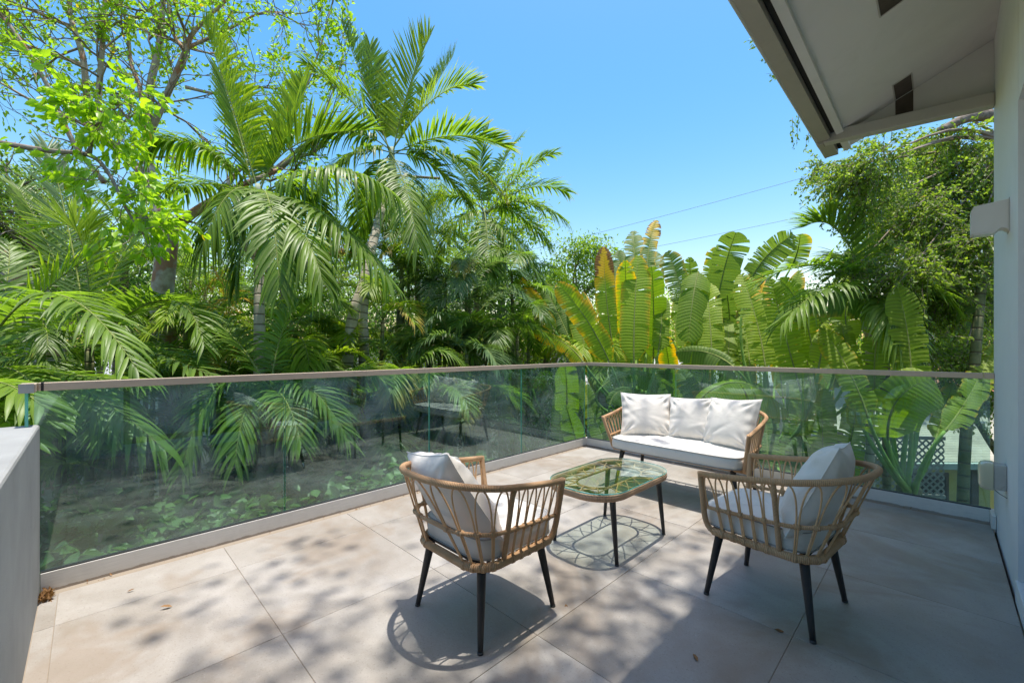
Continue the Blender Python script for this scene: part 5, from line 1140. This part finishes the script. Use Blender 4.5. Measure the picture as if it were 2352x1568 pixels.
# perforated screen and brown post in front of the shed
def lattice(name,label,p0,p1,z0,z1,pitch,sw,matr,group=None):
    p0,p1=np.array(p0,float),np.array(p1,float); L=np.linalg.norm(p1-p0); u=(p1-p0)/L; nrm=np.array((-u[1],u[0])); t=empty(name,(0,0,0)); tag(t,label,'fence',group)
    mb=MB(); H=z1-z0; k=-H
    for sgn,off in ((1,.0),(-1,.008)):
        k=-H
        while k<L:
            a,b=(k,k+H) if sgn>0 else (k+H,k); za,zb=z0,z1
            # clip to 0..L
            def cl(a,za,b,zb):
                if a>b: a,za,b,zb=b,zb,a,za
                if b<=0 or a>=L: return None
                if a<0: za=za+(zb-za)*(0-a)/(b-a); a=0
                if b>L: zb=za+(zb-za)*(L-a)/(b-a); b=L
                return a,za,b,zb
            r=cl(a,za,b,zb)
            if r:
                a,za,b,zb=r; w=sw*.707; q=[(a,za-w),(a,za+w),(b,zb+w),(b,zb-w)]
                V=[(p0[0]+u[0]*x+nrm[0]*(off+d),p0[1]+u[1]*x+nrm[1]*(off+d),z) for d in (0,.006) for x,z in q]; mb.add(V,BOXF)
            k+=pitch
    o=mb.build('lattice_slats',matr,t,False); tag(o,kind='stuff')
    fr=MB()
    for z in (z0,z1):
        V=boxv(0,L,-.02,.03,z-.03,z+.03); fr.add(np.stack([p0[0]+V[:,0]*u[0]+V[:,1]*nrm[0],p0[1]+V[:,0]*u[1]+V[:,1]*nrm[1],V[:,2]],1),BOXF)
    fr.build('frame',matr,t,False)
    x=0
    while x<=L+.01:
        mb=MB(); q=p0+u*x; mb.add(boxv(q[0]-.045,q[0]+.045,q[1]-.045,q[1]+.045,GROUND,z1+.08),BOXF); mb.build('post',matr,t,False); x+=max(1.8,L/max(1,round(L/2.0)))
    return t
wht=paintmat('white_lattice_paint',(.68,.68,.66),.05,.7); lat=paintmat('weathered_lattice_paint',(.36,.36,.33),.08,.8)
lattice('lattice_fence','white diagonal lattice fence behind the dark shrubs beyond the glass corner',at(1150,900,11.2)[:2],at(1430,900,10.2)[:2],-1.75,-.25,.16,.045,lat)
lattice('lattice_fence','white diagonal lattice screen at the foot of the yellow shed',at(1930,900,7.7)[:2],at(2170,900,7.5)[:2],-1.35,-.32,.12,.030,lat)
# grey sided house behind the paddle leaves
def far_house(label,o,w,d,zr,ze,wallm,roofm,win):
    t=empty('neighbour_house',(o[0],o[1],0),YAW); tag(t,label,'house'); x0,y0=0,0
    box('wall',x0,x0+w,y0,y0+d,GROUND,ze,wallm,t)
    mb=MB(); V=[(x0-.4,y0-.5,ze-.05),(x0+w+.4,y0-.5,ze-.05),(x0+w+.4,y0+d/2,zr),(x0-.4,y0+d/2,zr),(x0-.4,y0+d+.5,ze-.05),(x0+w+.4,y0+d+.5,ze-.05)]
    mb.add(V,[[0,1,2,3],[3,2,5,4]]); mb.add([(v[0],v[1],v[2]-.12) for v in V],[[3,2,1,0],[4,5,2,3]]); mb.build('roof',roofm,t,False)
    mb=MB(); V=boxv(x0-.4,x0+w+.4,y0-.53,y0-.501,ze-.20,ze-.02); mb.add(V,BOXF); mb.build('fascia',wht,t,False)
    for x,z in win:
        f=box('window',x0+x,x0+x+.9,y0-.04,y0-.003,z,z+1.1,wht,t); box('pane',x0+x+.07,x0+x+.83,y0-.047,y0-.041,z+.07,z+1.03,M['doorglass'],f)
    k=0; mb=MB()
    z=GROUND+.2
    while z<ze-.2: mb.add(boxv(x0-.012,x0+w+.012,y0-.012,y0-.001,z,z+.012),BOXF); z+=.16
    o2=mb.build('siding_joints',M['gap'],t,False); tag(o2,kind='stuff')
    return t
def shingle(name,a,b_):
    m=mat(name,a,.85); bt=nd(m,'ShaderNodeTexBrick'); bt.inputs['Scale'].default_value=4; bt.inputs['Color1'].default_value=(*a,1); bt.inputs['Color2'].default_value=(*b_,1); bt.inputs['Mortar'].default_value=(a[0]*.5,a[1]*.5,a[2]*.5,1)
    ln(m,worldpos(m),bt.inputs['Vector']); ln(m,bt.outputs[0],bsdf(m).inputs['Base Color']); return m
far_house('grey sided neighbour house with pale shingle roof behind the paddle leaves',at(1370,900,13.5),5.6,6.0,1.15,.15,paintmat('pale_grey_siding',(.50,.52,.53),.04,.7),shingle('pale_grey_shingle',(.42,.42,.42),(.50,.50,.49)),[(1.2,-2.2),(4.3,-2.2)])
far_house('neighbour house with terracotta roof behind the corrugated shed',at(2130,900,15.5),9.0,7.0,.75,-.25,paintmat('pale_cream_wall',(.58,.53,.42),.04,.7),shingle('terracotta_tile',(.42,.15,.08),(.52,.22,.12)),[(1.5,-2.0),(4.5,-2.0)])
far_house('white walled neighbour house half hidden by the garden trees past the pool',at(60,900,22),10.0,8.0,1.2,-.4,paintmat('white_far_wall',(.66,.65,.62),.04,.7),shingle('grey_far_shingle',(.34,.34,.34),(.42,.42,.42)),[(2,-2.2),(5,-2.2)])

# overhead wires
for lab,(a,b) in (('upper power line crossing the sky above the paddle leaves',((1150,590,34),(2050,350,26))),('lower power line crossing the sky just above the paddle leaves',((1300,605,34),(2200,418,26))),('faint lowest power line disappearing behind the small-leaved tree',((1500,640,36),(2300,556,28)))):
    A,B=at(*a),at(*b); P=bez(A,(A+B)/2-(0,0,.35),B,24); mb=MB(); add_tube(mb,P,.012,5); o=mb.build('power_line',mat('grey_cable',(.16,.17,.18),.6)); tag(o,lab,'cable','overhead power lines')

# ------------------------------------------------------------------ small things on the floor
dry=leafmat('dry_brown_leaf',(.16,.08,.03),(.36,.20,.08),trans=.15,rough=.7)
rg=np.random.default_rng(5); mb=MB(); n=150; P=np.stack([rg.uniform(.006,.13,n)**1.0,rg.uniform(-4.762,-4.725,n),rg.uniform(-.002,.016,n)],1); leaf_batch(mb,P,.028,None,-.5,9,0,.4,flat=.6)
n=60; P=np.stack([rg.uniform(.008,.03,n),rg.uniform(-4.6,-.1,n),np.full(n,.0)],1); leaf_batch(mb,P,.022,None,-.5,10,0,.35,flat=.8)
n=40; P=np.stack([rg.uniform(.1,3.3,n),rg.uniform(-.035,-.008,n),np.full(n,.0)],1); leaf_batch(mb,P,.02,None,-.5,11,0,.35,flat=.8)
o=mb.build('leaf_litter',dry); tag(o,'dry brown leaf litter gathered in the corner and along the base channels','leaf litter',kind='stuff')
for k,(x,y,lab) in enumerate(((1.95,-2.93,'curled dry leaf on the tile beside the foot of the armchair facing the sofa'),(2.56,-2.86,'tan dry leaf on the shaded tile in front of the wall-side armchair'),(.62,-4.30,'thin dark curled leaf on the tile near the parapet'),(2.72,-2.42,'brown dry leaf on the tile under the wall-side armchair'),(.30,-4.45,'pale dry leaf on the tile beside the parapet strip'))):
    mb=MB(); leaf_batch(mb,np.array([(x,y,.004)]),.045,np.array([(math.cos(k*2.1),math.sin(k*2.1),0.)]),-.3,40+k,.1,.35,flat=.9); o=mb.build('dry_leaf',dry); tag(o,lab,'leaf')
